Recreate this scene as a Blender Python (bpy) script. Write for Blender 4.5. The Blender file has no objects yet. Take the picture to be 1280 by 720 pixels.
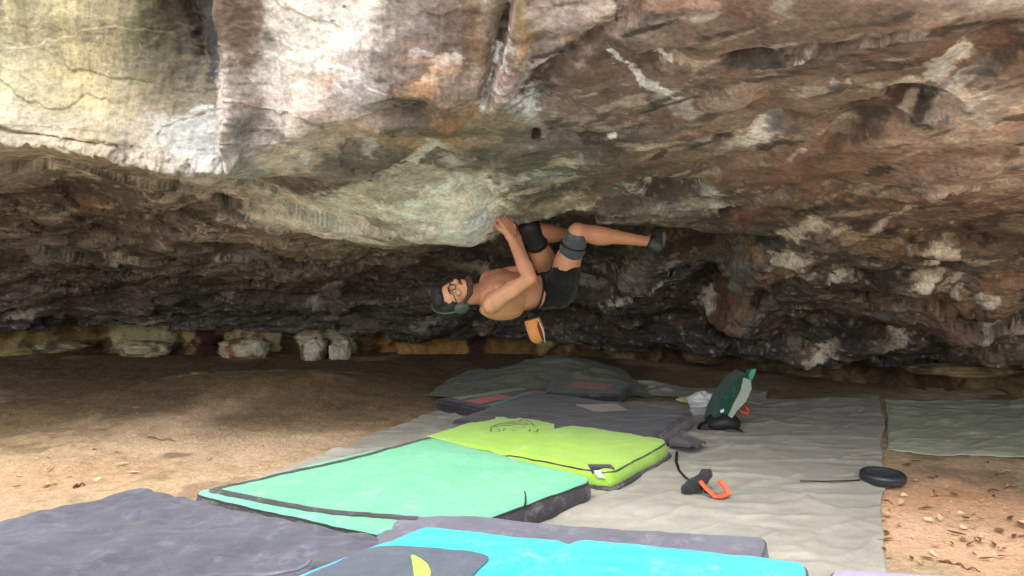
import bpy, bmesh, math, random
import numpy as np
from mathutils import Vector, Matrix

random.seed(7)
R = math.radians
# ------------------------------------------------------------------ camera
scene = bpy.context.scene
CAM = np.array([0.0, 0.0, 1.1]); PITCH = R(3.18); F = 900.0
cd = bpy.data.cameras.new('camera'); cam = bpy.data.objects.new('camera', cd)
scene.collection.objects.link(cam)
cd.sensor_width = 36; cd.lens = F / 1280 * 36; cd.clip_end = 2000; cd.clip_start = 0.05
cam.location = CAM; cam.rotation_euler = (math.pi / 2 - PITCH, 0, 0)
scene.camera = cam
# ------------------------------------------------------------------ sky, sun, exposure
SUN_EL, SUN_AZ = R(59), R(202)         # the sun stands behind and left of the camera, veiled
w = bpy.data.worlds.new('World'); scene.world = w; w.use_nodes = True
nt = w.node_tree; nt.nodes.clear()
sky = nt.nodes.new('ShaderNodeTexSky'); sky.sky_type = 'NISHITA'; sky.sun_disc = False
sky.sun_elevation = SUN_EL; sky.sun_rotation = SUN_AZ; sky.air_density = 1.0; sky.dust_density = 4.0; sky.ozone_density = 1.0
hs = nt.nodes.new('ShaderNodeHueSaturation'); hs.inputs['Saturation'].default_value = 0.35
bg = nt.nodes.new('ShaderNodeBackground'); bg.inputs['Strength'].default_value = 0.15
wo = nt.nodes.new('ShaderNodeOutputWorld')
nt.links.new(sky.outputs[0], hs.inputs['Color']); nt.links.new(hs.outputs[0], bg.inputs[0]); nt.links.new(bg.outputs[0], wo.inputs[0])
sd = bpy.data.lights.new('sun', 'SUN'); sd.energy = 1.2; sd.angle = R(50); sd.color = (1.0, 0.965, 0.91)
sun = bpy.data.objects.new('sun', sd); scene.collection.objects.link(sun)
sdir = Vector((math.sin(SUN_AZ) * math.cos(SUN_EL), math.cos(SUN_AZ) * math.cos(SUN_EL), math.sin(SUN_EL)))
sun.rotation_euler = sdir.to_track_quat('Z', 'Y').to_euler()
scene.view_settings.view_transform = 'Standard'; scene.view_settings.look = 'None'
scene.view_settings.exposure = 1.68; scene.view_settings.gamma = 1.0
scene.render.engine = 'CYCLES'
scene.cycles.max_bounces = 8; scene.cycles.diffuse_bounces = 5

# ------------------------------------------------------------------ helpers
def ray(px, py):
    """direction through a pixel of the 1280x720 photograph, scaled to y = 1"""
    px = np.asarray(px, float); py = np.asarray(py, float)
    x = (px - 640) / F; z = (360 - py) / F
    c, s = math.cos(PITCH), math.sin(PITCH)
    dy = c + z * s; dz = -s + z * c
    return np.stack([x / dy, np.ones_like(dy), dz / dy], -1)
def G(px, py, z=0.0):
    d = ray(px, py); t = (z - CAM[2]) / d[..., 2]
    return Vector((float(CAM[0] + d[0] * t), float(t), z))
def D(px, py, y):
    d = ray(px, py); return Vector((float(d[0] * y), y, float(CAM[2] + d[2] * y)))
def project(P):
    q = P - CAM; c, s = math.cos(PITCH), math.sin(PITCH)
    dep = q[..., 1] * c - q[..., 2] * s; up = q[..., 1] * s + q[..., 2] * c
    dep = np.where(dep < 0.05, 0.05, dep)
    return 640 + F * q[..., 0] / dep, 360 - F * up / dep, dep
def lin(h):
    if isinstance(h, str):
        h = [int(h[i:i + 2], 16) / 255 for i in (0, 2, 4)]
    return np.array([c / 12.92 if c <= 0.04045 else ((c + 0.055) / 1.055) ** 2.4 for c in h])

def _hash(ix, iy, iz, seed):
    h = (ix.astype(np.int64) * 374761393 + iy.astype(np.int64) * 668265263 + iz.astype(np.int64) * 2147483647 + seed * 1274126177) & 0xffffffff
    h = ((h ^ (h >> 13)) * 1274126177) & 0xffffffff
    h = (h ^ (h >> 16)) & 0xffffffff
    h = (h * 2246822519) & 0xffffffff
    return (h ^ (h >> 15)) & 0xffffffff
def vnoise(P, seed=0):
    """smooth value noise, -1..1"""
    f = np.floor(P); i = f.astype(np.int64); t = P - f; t = t * t * t * (t * (t * 6 - 15) + 10)
    out = 0
    for dx in (0, 1):
        for dy in (0, 1):
            for dz in (0, 1):
                wgt = (t[..., 0] if dx else 1 - t[..., 0]) * (t[..., 1] if dy else 1 - t[..., 1]) * (t[..., 2] if dz else 1 - t[..., 2])
                out = out + wgt * (_hash(i[..., 0] + dx, i[..., 1] + dy, i[..., 2] + dz, seed) / 2147483647.5 - 1)
    return out
def fbm(P, octv=4, seed=0, gain=0.5):
    o = 0; a = 1; s = 0
    for k in range(octv):
        o = o + a * vnoise(P * (2.03 ** k) + k * 17.3, seed + k); s += a; a *= gain
    return o / s
def ridged(P, octv=4, seed=0):
    o = 0; a = 1; s = 0
    for k in range(octv):
        o = o + a * (1 - 2 * np.abs(vnoise(P * (2.1 ** k) + k * 9.1, seed + k))); s += a; a *= 0.5
    return o / s
def cells(P, seed=0):
    """distance to the nearest and second nearest of one point per cell, and a random value per cell"""
    f = np.floor(P).astype(np.int64); best = np.full(P.shape[:-1], 9.0); sec = best.copy(); val = np.zeros(P.shape[:-1])
    for dx in (-1, 0, 1):
        for dy in (-1, 0, 1):
            for dz in (-1, 0, 1):
                cx, cy, cz = f[..., 0] + dx, f[..., 1] + dy, f[..., 2] + dz
                h1 = _hash(cx, cy, cz, seed) / 4294967295.0; h2 = _hash(cx, cy, cz, seed + 5) / 4294967295.0; h3 = _hash(cx, cy, cz, seed + 9) / 4294967295.0
                d = np.sqrt((cx + h1 - P[..., 0]) ** 2 + (cy + h2 - P[..., 1]) ** 2 + (cz + h3 - P[..., 2]) ** 2)
                m = d < best
                sec = np.where(m, best, np.minimum(sec, d)); val = np.where(m, h1, val); best = np.where(m, d, best)
    return best, sec, val
def sstep(a, b, x):
    t = np.clip((x - a) / (b - a), 0, 1); return t * t * (3 - 2 * t)

def tag(o, label=None, cat=None, group=None, kind=None):
    if label: o['label'] = label
    if cat: o['category'] = cat
    if group: o['group'] = group
    if kind: o['kind'] = kind
    return o
def link(o, parent=None):
    scene.collection.objects.link(o)
    if parent is not None: o.parent = parent
    return o
def empty(name, loc):
    o = bpy.data.objects.new(name, None); o.location = loc; o.empty_display_size = 0.05
    return link(o)
def mesh_np(name, V, Q, mat=None, parent=None, smooth=True, col=None):
    """mesh object from numpy vertices and quads; vertices in world space, parent's location is subtracted"""
    V = np.asarray(V, float).reshape(-1, 3)
    if parent is not None: V = V - np.array(parent.matrix_world.translation if parent.parent else parent.location)
    Q = np.asarray(Q, np.int32)
    me = bpy.data.meshes.new(name); me.vertices.add(len(V)); me.vertices.foreach_set('co', V.ravel())
    n = Q.shape[1]
    me.loops.add(Q.size); me.loops.foreach_set('vertex_index', Q.ravel())
    me.polygons.add(len(Q)); me.polygons.foreach_set('loop_start', np.arange(len(Q), dtype=np.int32) * n)
    me.polygons.foreach_set('use_smooth', np.full(len(Q), smooth))
    me.update(calc_edges=True); me.validate()
    if col is not None:
        a = me.color_attributes.new('stain', 'FLOAT_COLOR', 'POINT')
        c = np.ones((len(V), 4)); c[:, :col.shape[-1]] = col.reshape(-1, col.shape[-1]); a.data.foreach_set('color', c.ravel())
    if mat: me.materials.append(mat)
    return link(bpy.data.objects.new(name, me), parent)
def grid_quads(n, m, flip=False):
    i = np.arange(n - 1)[:, None] * m + np.arange(m - 1)[None, :]
    q = np.stack([i, i + m, i + m + 1, i + 1], -1).reshape(-1, 4)
    return q[:, ::-1] if flip else q

# ------------------------------------------------------------------ materials
def nodes(name):
    m = bpy.data.materials.new(name); m.use_nodes = True; n = m.node_tree.nodes; l = m.node_tree.links
    b = n['Principled BSDF']; return m, n, l, b
def add(n, t, **kw):
    x = n.new(t)
    for k, v in kw.items():
        if k in x.inputs: x.inputs[k].default_value = v
        else: setattr(x, k, v)
    return x
def rock_material(name, dscale=1.0, bump=1.0, stretch=(.9, 1.1, 1.05), rough=0.85):
    m, n, l, b = nodes(name)
    at = add(n, 'ShaderNodeAttribute', attribute_name='stain')
    tc = add(n, 'ShaderNodeTexCoord'); mp = add(n, 'ShaderNodeMapping', Scale=stretch); l.new(tc.outputs['Object'], mp.inputs[0])
    v = mp.outputs[0]
    n1 = add(n, 'ShaderNodeTexNoise', Scale=9 * dscale, Detail=12, Roughness=0.68, Distortion=0.2); l.new(v, n1.inputs['Vector'])
    n2 = add(n, 'ShaderNodeTexNoise', Scale=55 * dscale, Detail=8, Roughness=0.75); l.new(v, n2.inputs['Vector'])
    n3 = add(n, 'ShaderNodeTexNoise', Scale=26 * dscale, Detail=10, Roughness=0.72, Distortion=0.4); l.new(v, n3.inputs['Vector'])
    r1 = add(n, 'ShaderNodeMapRange', **{'From Min': 0.3, 'From Max': 0.7, 'To Min': 0.55, 'To Max': 1.45}); l.new(n1.outputs[0], r1.inputs[0])
    r2 = add(n, 'ShaderNodeMapRange', **{'From Min': 0.3, 'From Max': 0.7, 'To Min': 0.6, 'To Max': 1.4}); l.new(n2.outputs[0], r2.inputs[0])
    mu = add(n, 'ShaderNodeMath', operation='MULTIPLY'); l.new(r1.outputs[0], mu.inputs[0]); l.new(r2.outputs[0], mu.inputs[1])
    vm = add(n, 'ShaderNodeVectorMath', operation='SCALE'); l.new(at.outputs['Color'], vm.inputs[0]); l.new(mu.outputs[0], vm.inputs['Scale'])
    # pale mineral specks and warm iron mottling
    r3 = add(n, 'ShaderNodeMapRange', **{'From Min': 0.62, 'From Max': 0.74, 'To Min': 0.0, 'To Max': 0.5}); l.new(n3.outputs[0], r3.inputs[0])
    mx = add(n, 'ShaderNodeMix', data_type='RGBA'); l.new(r3.outputs[0], mx.inputs['Factor']); l.new(vm.outputs[0], mx.inputs['A'])
    vs = add(n, 'ShaderNodeVectorMath', operation='MULTIPLY_ADD'); l.new(vm.outputs[0], vs.inputs[0]); vs.inputs[1].default_value = (1.7, 1.6, 1.5); vs.inputs[2].default_value = (.03, .028, .025)
    l.new(vs.outputs[0], mx.inputs['B'])
    l.new(mx.outputs['Result'], b.inputs['Base Color'])
    vo = add(n, 'ShaderNodeTexVoronoi', Scale=38 * dscale, feature='F1'); l.new(v, vo.inputs['Vector'])
    a1 = add(n, 'ShaderNodeMath', operation='MULTIPLY_ADD'); l.new(n1.outputs[0], a1.inputs[0]); a1.inputs[1].default_value = 2.2; l.new(n3.outputs[0], a1.inputs[2])
    a2 = add(n, 'ShaderNodeMath', operation='MULTIPLY_ADD'); l.new(vo.outputs[0], a2.inputs[0]); a2.inputs[1].default_value = 0.35; l.new(a1.outputs[0], a2.inputs[2])
    a3 = add(n, 'ShaderNodeMath', operation='MULTIPLY_ADD'); l.new(n2.outputs[0], a3.inputs[0]); a3.inputs[1].default_value = 0.5; l.new(a2.outputs[0], a3.inputs[2])
    bp = add(n, 'ShaderNodeBump', Strength=0.75 * bump, Distance=0.03); l.new(a3.outputs[0], bp.inputs['Height']); l.new(bp.outputs[0], b.inputs['Normal'])
    bs = add(n, 'ShaderNodeMath', operation='MULTIPLY'); l.new(at.outputs['Alpha'], bs.inputs[0]); bs.inputs[1].default_value = 0.75 * bump; l.new(bs.outputs[0], bp.inputs['Strength'])
    rr = add(n, 'ShaderNodeMapRange', **{'From Min': 0.35, 'From Max': 0.65, 'To Min': rough - 0.25, 'To Max': rough + 0.1}); l.new(n1.outputs[0], rr.inputs[0]); l.new(rr.outputs[0], b.inputs['Roughness'])
    return m

# ------------------------------------------------------------------ the cave roof
# control columns: photograph column -> (row, depth) down the overhang; they become world points
COLS = {
 -1100: [(-900, 3.2), (-400, 3.3), (-120, 3.4), (0, 3.45), (90, 3.45), (160, 3.4), (190, 3.5), (228, 4.0), (265, 4.5), (300, 4.9), (330, 5.4), (365, 6.0), (400, 6.8)],
 -500:  [(-900, 2.8), (-400, 3.1), (-120, 3.25), (0, 3.3), (90, 3.3), (160, 3.3), (190, 3.4), (228, 4.0), (265, 4.6), (300, 5.1), (335, 5.6), (370, 6.2), (408, 7.0)],
 0:     [(-900, 2.6), (-400, 2.9), (-120, 3.05), (0, 3.1), (90, 3.15), (155, 3.1), (182, 3.18), (222, 3.9), (262, 4.6), (300, 5.2), (335, 5.8), (372, 6.4), (411, 6.95)],
 150:   [(-900, 2.6), (-400, 2.9), (-120, 3.05), (0, 3.12), (90, 3.16), (165, 3.08), (195, 3.12), (230, 3.85), (265, 4.5), (300, 5.15), (335, 5.8), (372, 6.45), (413, 7.0)],
 258:   [(-900, 2.6), (-400, 2.9), (-120, 3.0), (0, 3.12), (90, 3.14), (165, 3.04), (207, 3.1), (240, 3.8), (270, 4.4), (302, 5.1), (336, 5.8), (374, 6.5), (413, 7.05)],
 300:   [(-900, 2.3), (-400, 2.6), (-120, 2.75), (0, 2.85), (90, 2.93), (170, 3.0), (204, 3.08), (236, 3.75), (268, 4.35), (302, 5.05), (336, 5.8), (374, 6.5), (412, 7.1)],
 450:   [(-900, 2.1), (-400, 2.4), (-120, 2.6), (0, 2.7), (85, 2.8), (150, 2.92), (185, 3.1), (222, 3.6), (258, 4.2), (300, 5.0), (336, 5.75), (375, 6.5), (414, 7.1)],
 540:   [(-900, 1.9), (-400, 2.25), (-120, 2.5), (0, 2.65), (80, 2.78), (140, 2.92), (180, 3.2), (218, 3.55), (255, 4.0), (300, 5.0), (340, 5.8), (380, 6.5), (416, 7.1)],
 625:   [(-900, 1.7), (-400, 2.1), (-120, 2.4), (0, 2.6), (75, 2.75), (135, 2.9), (180, 3.25), (222, 3.6), (258, 4.0), (292, 4.9), (340, 5.8), (388, 6.6), (424, 7.1)],
 690:   [(-900, 2.05), (-400, 2.20), (-120, 2.30), (0, 2.5), (75, 2.7), (135, 2.95), (180, 3.25), (228, 3.7), (274, 4.1), (281, 4.95), (340, 5.7), (396, 6.5), (432, 7.0)],
 800:   [(-900, 1.90), (-400, 2.05), (-120, 2.15), (0, 2.35), (75, 2.6), (135, 2.9), (185, 3.2), (235, 3.7), (278, 4.12), (285, 4.8), (340, 5.3), (396, 6.1), (436, 6.6)],
 880:   [(-900, 1.83), (-400, 1.98), (-120, 2.08), (0, 2.25), (75, 2.52), (135, 2.82), (185, 3.12), (235, 3.6), (272, 4.0), (292, 4.5), (345, 5.0), (400, 5.7), (442, 6.2)],
 1000:  [(-900, 1.70), (-400, 1.85), (-120, 1.95), (0, 2.1), (80, 2.4), (140, 2.7), (190, 3.0), (240, 3.45), (285, 3.95), (325, 4.3), (370, 4.75), (415, 5.3), (452, 5.65)],
 1130:  [(-900, 1.61), (-400, 1.76), (-120, 1.86), (0, 2.0), (80, 2.28), (140, 2.52), (190, 2.82), (240, 3.2), (285, 3.6), (330, 4.0), (375, 4.4), (420, 4.85), (456, 5.2)],
 1290:  [(-900, 1.53), (-400, 1.68), (-120, 1.78), (0, 1.9), (80, 2.15), (140, 2.38), (190, 2.62), (240, 2.95), (290, 3.35), (335, 3.7), (380, 4.1), (425, 4.5), (464, 4.85)],
 1700:  [(-900, 1.30), (-400, 1.45), (-120, 1.55), (0, 1.65), (80, 1.85), (140, 2.05), (190, 2.25), (240, 2.55), (290, 2.85), (335, 3.15), (385, 3.5), (440, 3.85), (490, 4.2)],
 2400:  [(-900, 1.00), (-400, 1.15), (-120, 1.25), (0, 1.3), (80, 1.45), (140, 1.6), (190, 1.75), (240, 2.0), (290, 2.25), (340, 2.45), (400, 2.7), (470, 3.0), (560, 3.2)],
}
cpx = np.array(sorted(COLS)); NK = 13
CP = np.zeros((len(cpx), NK + 4, 3))
for i, c in enumerate(cpx):
    for k, (r, y) in enumerate(COLS[int(c)]):
        CP[i, k + 2] = D(c, r, y)
    a = CP[i, 2]
    CP[i, 1] = (a[0], a[1] - 0.3, a[2] + 0.9); CP[i, 0] = (a[0], a[1] - 0.2, a[2] + 3.0)      # the cliff goes on upwards
    e = CP[i, NK + 1]
    CP[i, NK + 2] = (e[0] * 1.04, e[1] + 0.35, e[2] + 0.05); CP[i, NK + 3] = (e[0] * 1.12, e[1] + 1.3, e[2] + 0.02)
def catmull(A, t):
    """interpolate the rows of A at fractional index t"""
    n = len(A); i = np.clip(np.floor(t).astype(int), 0, n - 2); f = (t - i)[:, None, None]
    p0, p1, p2, p3 = A[np.clip(i - 1, 0, n - 1)], A[i], A[i + 1], A[np.clip(i + 2, 0, n - 1)]
    return 0.5 * (2 * p1 + (p2 - p0) * f + (2 * p0 - 5 * p1 + 4 * p2 - p3) * f ** 2 + (-p0 + 3 * p1 - 3 * p2 + p3) * f ** 3)
upx = np.concatenate([np.linspace(-1100, -120, 60)[:-1], np.linspace(-120, 1400, 1080), np.linspace(1400, 2400, 60)[1:]])
ut = np.interp(upx, cpx, np.arange(len(cpx)))
vt = np.concatenate([np.linspace(0, 4.2, 46)[:-1], np.linspace(4.2, NK + 1.0, 620), np.linspace(NK + 1.0, NK + 3, 30)[1:]])
def tension(A, t):       # a little linear mixed in so uneven columns do not overshoot
    n = len(A); i = np.clip(np.floor(t).astype(int), 0, n - 2); f = (t - i)[:, None, None]
    return 0.6 * catmull(A, t) + 0.4 * (A[i] * (1 - f) + A[i + 1] * f)
T1 = tension(CP, ut)                                        # (nu, rows, 3)
B = tension(np.swapaxes(T1, 0, 1), vt).swapaxes(0, 1)       # (nu, nv, 3)
nu, nv = B.shape[:2]
def normals(P):
    du = np.gradient(P, axis=0); dv = np.gradient(P, axis=1); N = np.cross(du, dv)
    N /= np.linalg.norm(N, axis=-1, keepdims=True) + 1e-9; return N
N0 = normals(B)
if N0[nu // 2, nv // 2, 2] > 0: N0 = -N0                    # towards the open air under the roof
bx, by, bdep = project(B)
def surf(px, py):
    """the point of the roof that stands at a place of the photograph, its normal, and local size of a pixel"""
    d = (bx - px) ** 2 + (by - py) ** 2 + 0.6 * bdep
    k = np.argmin(d); i, j = divmod(k, nv); return B[i, j], N0[i, j]
def axes(px, py, rx, ry, ang):
    c, n = surf(px, py); a = R(ang)
    def onplane(qx, qy):
        d = ray(qx, qy); t = np.dot(c - CAM, n) / min(-0.08, float(np.dot(d, n))) if np.dot(d, n) < 0 else c[1]
        t = np.clip(t, c[1] * 0.8, c[1] * 1.25)
        return CAM + d * t
    o = onplane(px, py)
    A = onplane(px + rx * math.cos(a), py - rx * math.sin(a)) - o
    Bv = onplane(px - ry * math.sin(a), py - ry * math.cos(a)) - o
    return c, n, A, Bv
# noise fields shared by every stain
Wf = np.stack([fbm(B * 3.1, 4, 11), fbm(B * 3.1 + 40, 4, 12)], -1)
Ws = np.stack([fbm(B * 14, 4, 13, .6), fbm(B * 14 + 40, 4, 14, .6)], -1)
Bf = B.reshape(-1, 3); Wxf = fbm(B * np.array([24, 30, 40.0]), 4, 17, .65).reshape(-1); Wff = Wf.reshape(-1, 2); Wsf = Ws.reshape(-1, 2)
def near_(c, rad):
    return np.flatnonzero((np.abs(Bf[:, 0] - c[0]) < rad) & (np.abs(Bf[:, 1] - c[1]) < rad) & (np.abs(Bf[:, 2] - c[2]) < rad))
def ell(px, py, rx, ry, ang=0, warp=0.5, fine=0.35, grain=0.0):
    """elliptical distance (1 on the rim) with a ragged rim, for the nearby points only"""
    c, n, A, Bv = axes(px, py, rx, ry, ang)
    size = max(np.linalg.norm(A), np.linalg.norm(Bv))
    idx = near_(c, size * 2.6 + 0.02)
    M = np.linalg.pinv(np.stack([A, Bv], 1)); q = Bf[idx] - c
    a = q @ M[0]; b = q @ M[1]; h = q @ n
    a = a + warp * Wff[idx, 0] + fine * Wsf[idx, 0]; b = b + warp * Wff[idx, 1] + fine * Wsf[idx, 1]
    return idx, np.sqrt(a * a + b * b) + grain * Wxf[idx] + np.clip(np.abs(h) / (size * 1.5 + 0.25) - 1, 0, 9) * 3
def line(pts, warp=0.02, reach=0.35):
    P3 = np.array([surf(x, y)[0] for x, y in pts]); lo = P3.min(0) - reach; hi = P3.max(0) + reach
    idx = np.flatnonzero(np.all((Bf > lo) & (Bf < hi), axis=1)); best = np.full(len(idx), 9.0); par = np.zeros(len(idx))
    Q = Bf[idx] + warp * np.stack([Wsf[idx, 0], Wsf[idx, 1], Wff[idx, 0]], -1)
    for k in range(len(P3) - 1):
        a, b = P3[k], P3[k + 1]; e = b - a; t = np.clip(((Q - a) @ e) / (e @ e + 1e-9), 0, 1)
        d = np.linalg.norm(Q - a - t[:, None] * e, axis=-1); m = d < best
        best = np.where(m, d, best); par = np.where(m, (k + t) / (len(P3) - 1), par)
    return idx, best, par
#@@STAINS
# ---- relief of the roof (metres, towards the air)
VT = np.broadcast_to(vt[None, :], (nu, nv)); UP = np.broadcast_to(upx[:, None], (nu, nv))
H = np.zeros((nu, nv)); Hf = H.reshape(-1)
def bump(px, py, rx, ry, ang, h, warp=0.3, fine=0.0, p=2.0):
    i, d = ell(px, py, rx, ry, ang, warp, fine); Hf[i] += h * np.exp(-(d ** p) * 1.1)
def plate(px, py, rx, ry, ang, h, edge=0.25, warp=0.5, fine=0.05):
    """a plate or hollow with a crisp rim"""
    i, d = ell(px, py, rx, ry, ang, warp, fine); Hf[i] += h * (1 - sstep(1 - edge, 1 + edge, d)) * (0.65 + 0.35 * np.clip(1 - d, 0, 1))
def groove(pts, wdt, h, warp=0.03, taper=None):
    i, d, t = line(pts, warp); ww = wdt * (taper(t) if taper else 1.0); Hf[i] += h * np.exp(-(d / ww) ** 2)
LIP = 8.0
wall = 1 - sstep(LIP - 0.6, LIP + 0.5, VT) * 1.0
rightw = sstep(620, 820, UP)
under = sstep(LIP + 0.0, LIP + 1.2, VT)
rough = np.clip(0.25 + 0.75 * under, 0, 1) * (1 - 0.45 * rightw * (1 - sstep(LIP + 2.2, LIP + 3.6, VT)))
H += 0.10 * fbm(B * np.array([1.1, 1.1, 1.4]), 3, 21) * (0.4 + 0.6 * rough)
H += 0.045 * fbm(B * np.array([1.8, 3.0, 4.5]), 2, 22, 0.55) * (0.35 + 0.65 * rough)
PW = B + 0.12 * np.stack([Wf[..., 0], Wf[..., 1], Wf[..., 0]], -1)
f1, f2, cv = cells(PW * np.array([1.5, 2.6, 5.0]), 31)
H += rough * (0.085 * (cv - 0.5) - 0.05 * (f1 - 0.4))
flake = np.clip(rough * (0.35 + 0.9 * sstep(LIP + 0.8, LIP + 2.6, VT)), 0, 1.2)
# vertical runnels of the pale wall
H += 0.03 * wall * (1 - rightw) * fbm(B * np.array([7, 2, 1.2]), 5, 61, .6)
# the tufa rib and the crack and recess left of it
groove([(300, -400), (300, -120), (300, 0), (302, 80), (300, 150), (292, 196)], 0.085, 0.13, 0.02, lambda t: 1.2 - 0.95 * sstep(0.2, 1, t))
groove([(266, -400), (267, -60), (270, 30), (275, 95), (279, 170)], 0.03, -0.20, 0.015, lambda t: 1.3 - 0.9 * sstep(0.4, 1, t))
plate(232, 20, 42, 130, 0, -0.12, 0.55, 0.3, .1)
groove([(205, -60), (222, 10), (238, 60)], 0.02, -0.05)
groove([(640, -80), (632, 10), (622, 60), (608, 128)], 0.03, -0.09, 0.02)
groove([(655, -80), (650, 10), (640, 60), (625, 125)], 0.07, 0.04, 0.02)
groove([(770, 2), (768, 28)], 0.008, -0.03)
# lip of the wall: thin ledges
groove([(0, 172), (70, 178), (140, 190), (210, 200), (268, 205)], 0.03, 0.06, 0.05)
groove([(0, 163), (60, 172), (150, 187)], 0.012, -0.04, 0.04)
# the hanging pale nose that the hands hold
bump(556, 258, 84, 26, -10, 0.13, 0.1, 0)
bump(470, 262, 100, 22, -3, 0.12, 0.15)
bump(596, 268, 34, 22, -10, 0.07, 0.08, 0)
plate(606, 238, 42, 9, -32, -0.045, 0.3, 0.2)
bump(600, 320, 60, 16, 12, -0.12, 0.15)
plate(500, 140, 44, 14, 4, -0.06, 0.35, 0.3)
plate(520, 160, 60, 10, 4, 0.04, 0.35, 0.3)
bump(420, 190, 110, 14, 4, -0.06)
# smooth scalloped hollows of the right side
plate(1150, 134, 50, 20, -6, -0.10, 0.22, 0.2, 0.08)
plate(1085, 152, 80, 18, 14, -0.045, 0.4, 0.3, 0.1)
plate(1235, 62, 62, 30, 24, -0.06, 0.4, 0.25, 0.1)
plate(965, 158, 28, 12, 12, -0.05, 0.3, 0.2)
plate(842, 238, 44, 14, -3, -0.09, 0.22, 0.2, 0.1)
plate(1050, 178, 30, 12, 22, -0.06, 0.3, 0.3)
plate(930, 74, 34, 9, 12, -0.08, 0.3, 0.3)
plate(820, 80, 30, 12, 10, -0.05, 0.4, 0.3)
plate(760, 75, 60, 22, -32, -0.04, 0.4, 0.4)
groove([(1000, 62), (1060, 52), (1130, 38)], 0.015, -0.05)
groove([(900, 92), (960, 76), (1040, 60), (1150, 36)], 0.02, 0.04, 0.05)
groove([(690, 88), (740, 50), (800, 2)], 0.03, -0.05, 0.04)
groove([(640, 180), (760, 172), (830, 160), (900, 178)], 0.02, -0.04, 0.06)
groove([(620, 262), (700, 256), (800, 262), (900, 258), (1000, 240), (1200, 225)], 0.04, 0.04, 0.05)
for (x, y, rx, ry, a, h) in [(700, 170, 18, 7, 0, -0.05), (668, 165, 7, 6, 0, -0.06), (905, 128, 40, 12, 10, 0.05), (1190, 210, 70, 14, 10, 0.05), (960, 215, 90, 14, 6, 0.05), (760, 205, 50, 14, 0, 0.04)]:
    plate(x, y, rx, ry, a, h, 0.3, 0.4)
# broken ground of the back of the roof
for (x, y, rx, ry, a, h) in [(888, 362, 34, 24, 12, -0.22), (806, 330, 46, 34, 20, 0.16), (770, 372, 50, 26, -20, 0.14), (722, 396, 46, 18, 0, -0.12), (905, 302, 46, 18, -4, -0.12),
                             (960, 330, 60, 18, 10, 0.12), (920, 398, 52, 20, -10, 0.16), (860, 400, 40, 18, 0, -0.10), (1000, 400, 60, 20, 8, -0.1), (1100, 352, 70, 16, -4, 0.10), (1130, 420, 90, 14, -8, -0.12),
                             (1230, 385, 60, 24, 10, 0.14), (1200, 300, 70, 14, -2, -0.10), (1030, 290, 50, 12, 0, 0.08), (1060, 440, 80, 10, 0, 0.10), (1250, 440, 60, 12, 0, 0.12), (960, 440, 60, 10, 0, 0.08),
                             (480, 350, 80, 18, 0, -0.10), (370, 330, 70, 16, 0, 0.08), (250, 296, 40, 9, 0, 0.06), (120, 300, 70, 12, 0, -0.08), (60, 360, 80, 12, 0, 0.08), (300, 385, 110, 10, 0, 0.07), (430, 398, 60, 8, 0, -0.06),
                             (190, 250, 60, 12, 4, 0.07), (70, 235, 60, 12, 0, -0.07), (335, 228, 60, 12, 5, -0.06), (300, 345, 30, 6, 0, 0.05), (540, 410, 60, 10, 0, 0.08), (640, 405, 60, 12, 0, -0.08)]:
    plate(x, y, rx, ry, a, h, 0.45, 0.6, 0.05)
P1 = B + N0 * H[..., None]; N1 = normals(P1); N1 = N1 * np.sign((N1 * N0).sum(-1, keepdims=True)); N1 = N1 * .6 + N0 * .4
H = np.zeros((nu, nv)); PW = P1 + 0.10 * np.stack([Wf[..., 0], Wf[..., 1], Wf[..., 0]], -1) * .5
g1, g2, gv = cells(PW * np.array([3.4, 6.0, 11.0]), 37)
H += flake * (0.036 * (gv - 0.5) - 0.022 * (g1 - 0.4))
H += 0.020 * rough * fbm(P1 * np.array([5, 8, 12.0]), 4, 23, 0.6)
e1, e2, ev = cells(PW * np.array([8, 14, 24.0]) + 7, 41)
H += flake * (0.007 * (ev - 0.5) - 0.007 * (e1 - 0.4))
H += 0.008 * ridged(P1 * np.array([4, 8, 12.0]), 4, 51) * (0.05 + 0.95 * rough * (1 - .8 * wall * (1 - rightw)))
H += 0.0035 * fbm(P1 * 30, 3, 57, 0.6) * (0.5 + 0.5 * rough)
B_ = B; B = P1; bx, by, bdep = project(P1); Bf = P1.reshape(-1, 3); calm_ = np.ones((nu, nv)); cf_ = calm_.reshape(-1)
for (x, y, rx, ry, a_, k_) in [(560, 262, 84, 36, -8, .88), (440, 264, 130, 22, -3, .8), (600, 318, 60, 20, 12, .8), (1150, 134, 60, 26, 0, .8), (1235, 60, 70, 34, 20, .7), (842, 238, 50, 16, 0, .7), (900, 40, 160, 40, 0, .35), (60, 235, 120, 16, 0, .6)]:
    i_, d_ = ell(x, y, rx, ry, a_, .2, 0.0); cf_[i_] *= 1 - k_ * (1 - sstep(.6, 1.2, d_))
B = B_; H = H * calm_
P = P1 + N1 * H[..., None]; Bf = P.reshape(-1, 3)
B0_ = B; B = P; Wf = np.stack([fbm(B * 3.1, 4, 11), fbm(B * 3.1 + 40, 4, 12)], -1); Ws = np.stack([fbm(B * 14, 4, 13, .6), fbm(B * 14 + 40, 4, 14, .6)], -1); Wff = Wf.reshape(-1, 2); Wsf = Ws.reshape(-1, 2); Wxf = fbm(P * np.array([24, 30, 40.0]), 4, 17, .65).reshape(-1); bx, by, bdep = project(P)          # stains are looked up on the finished relief
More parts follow.
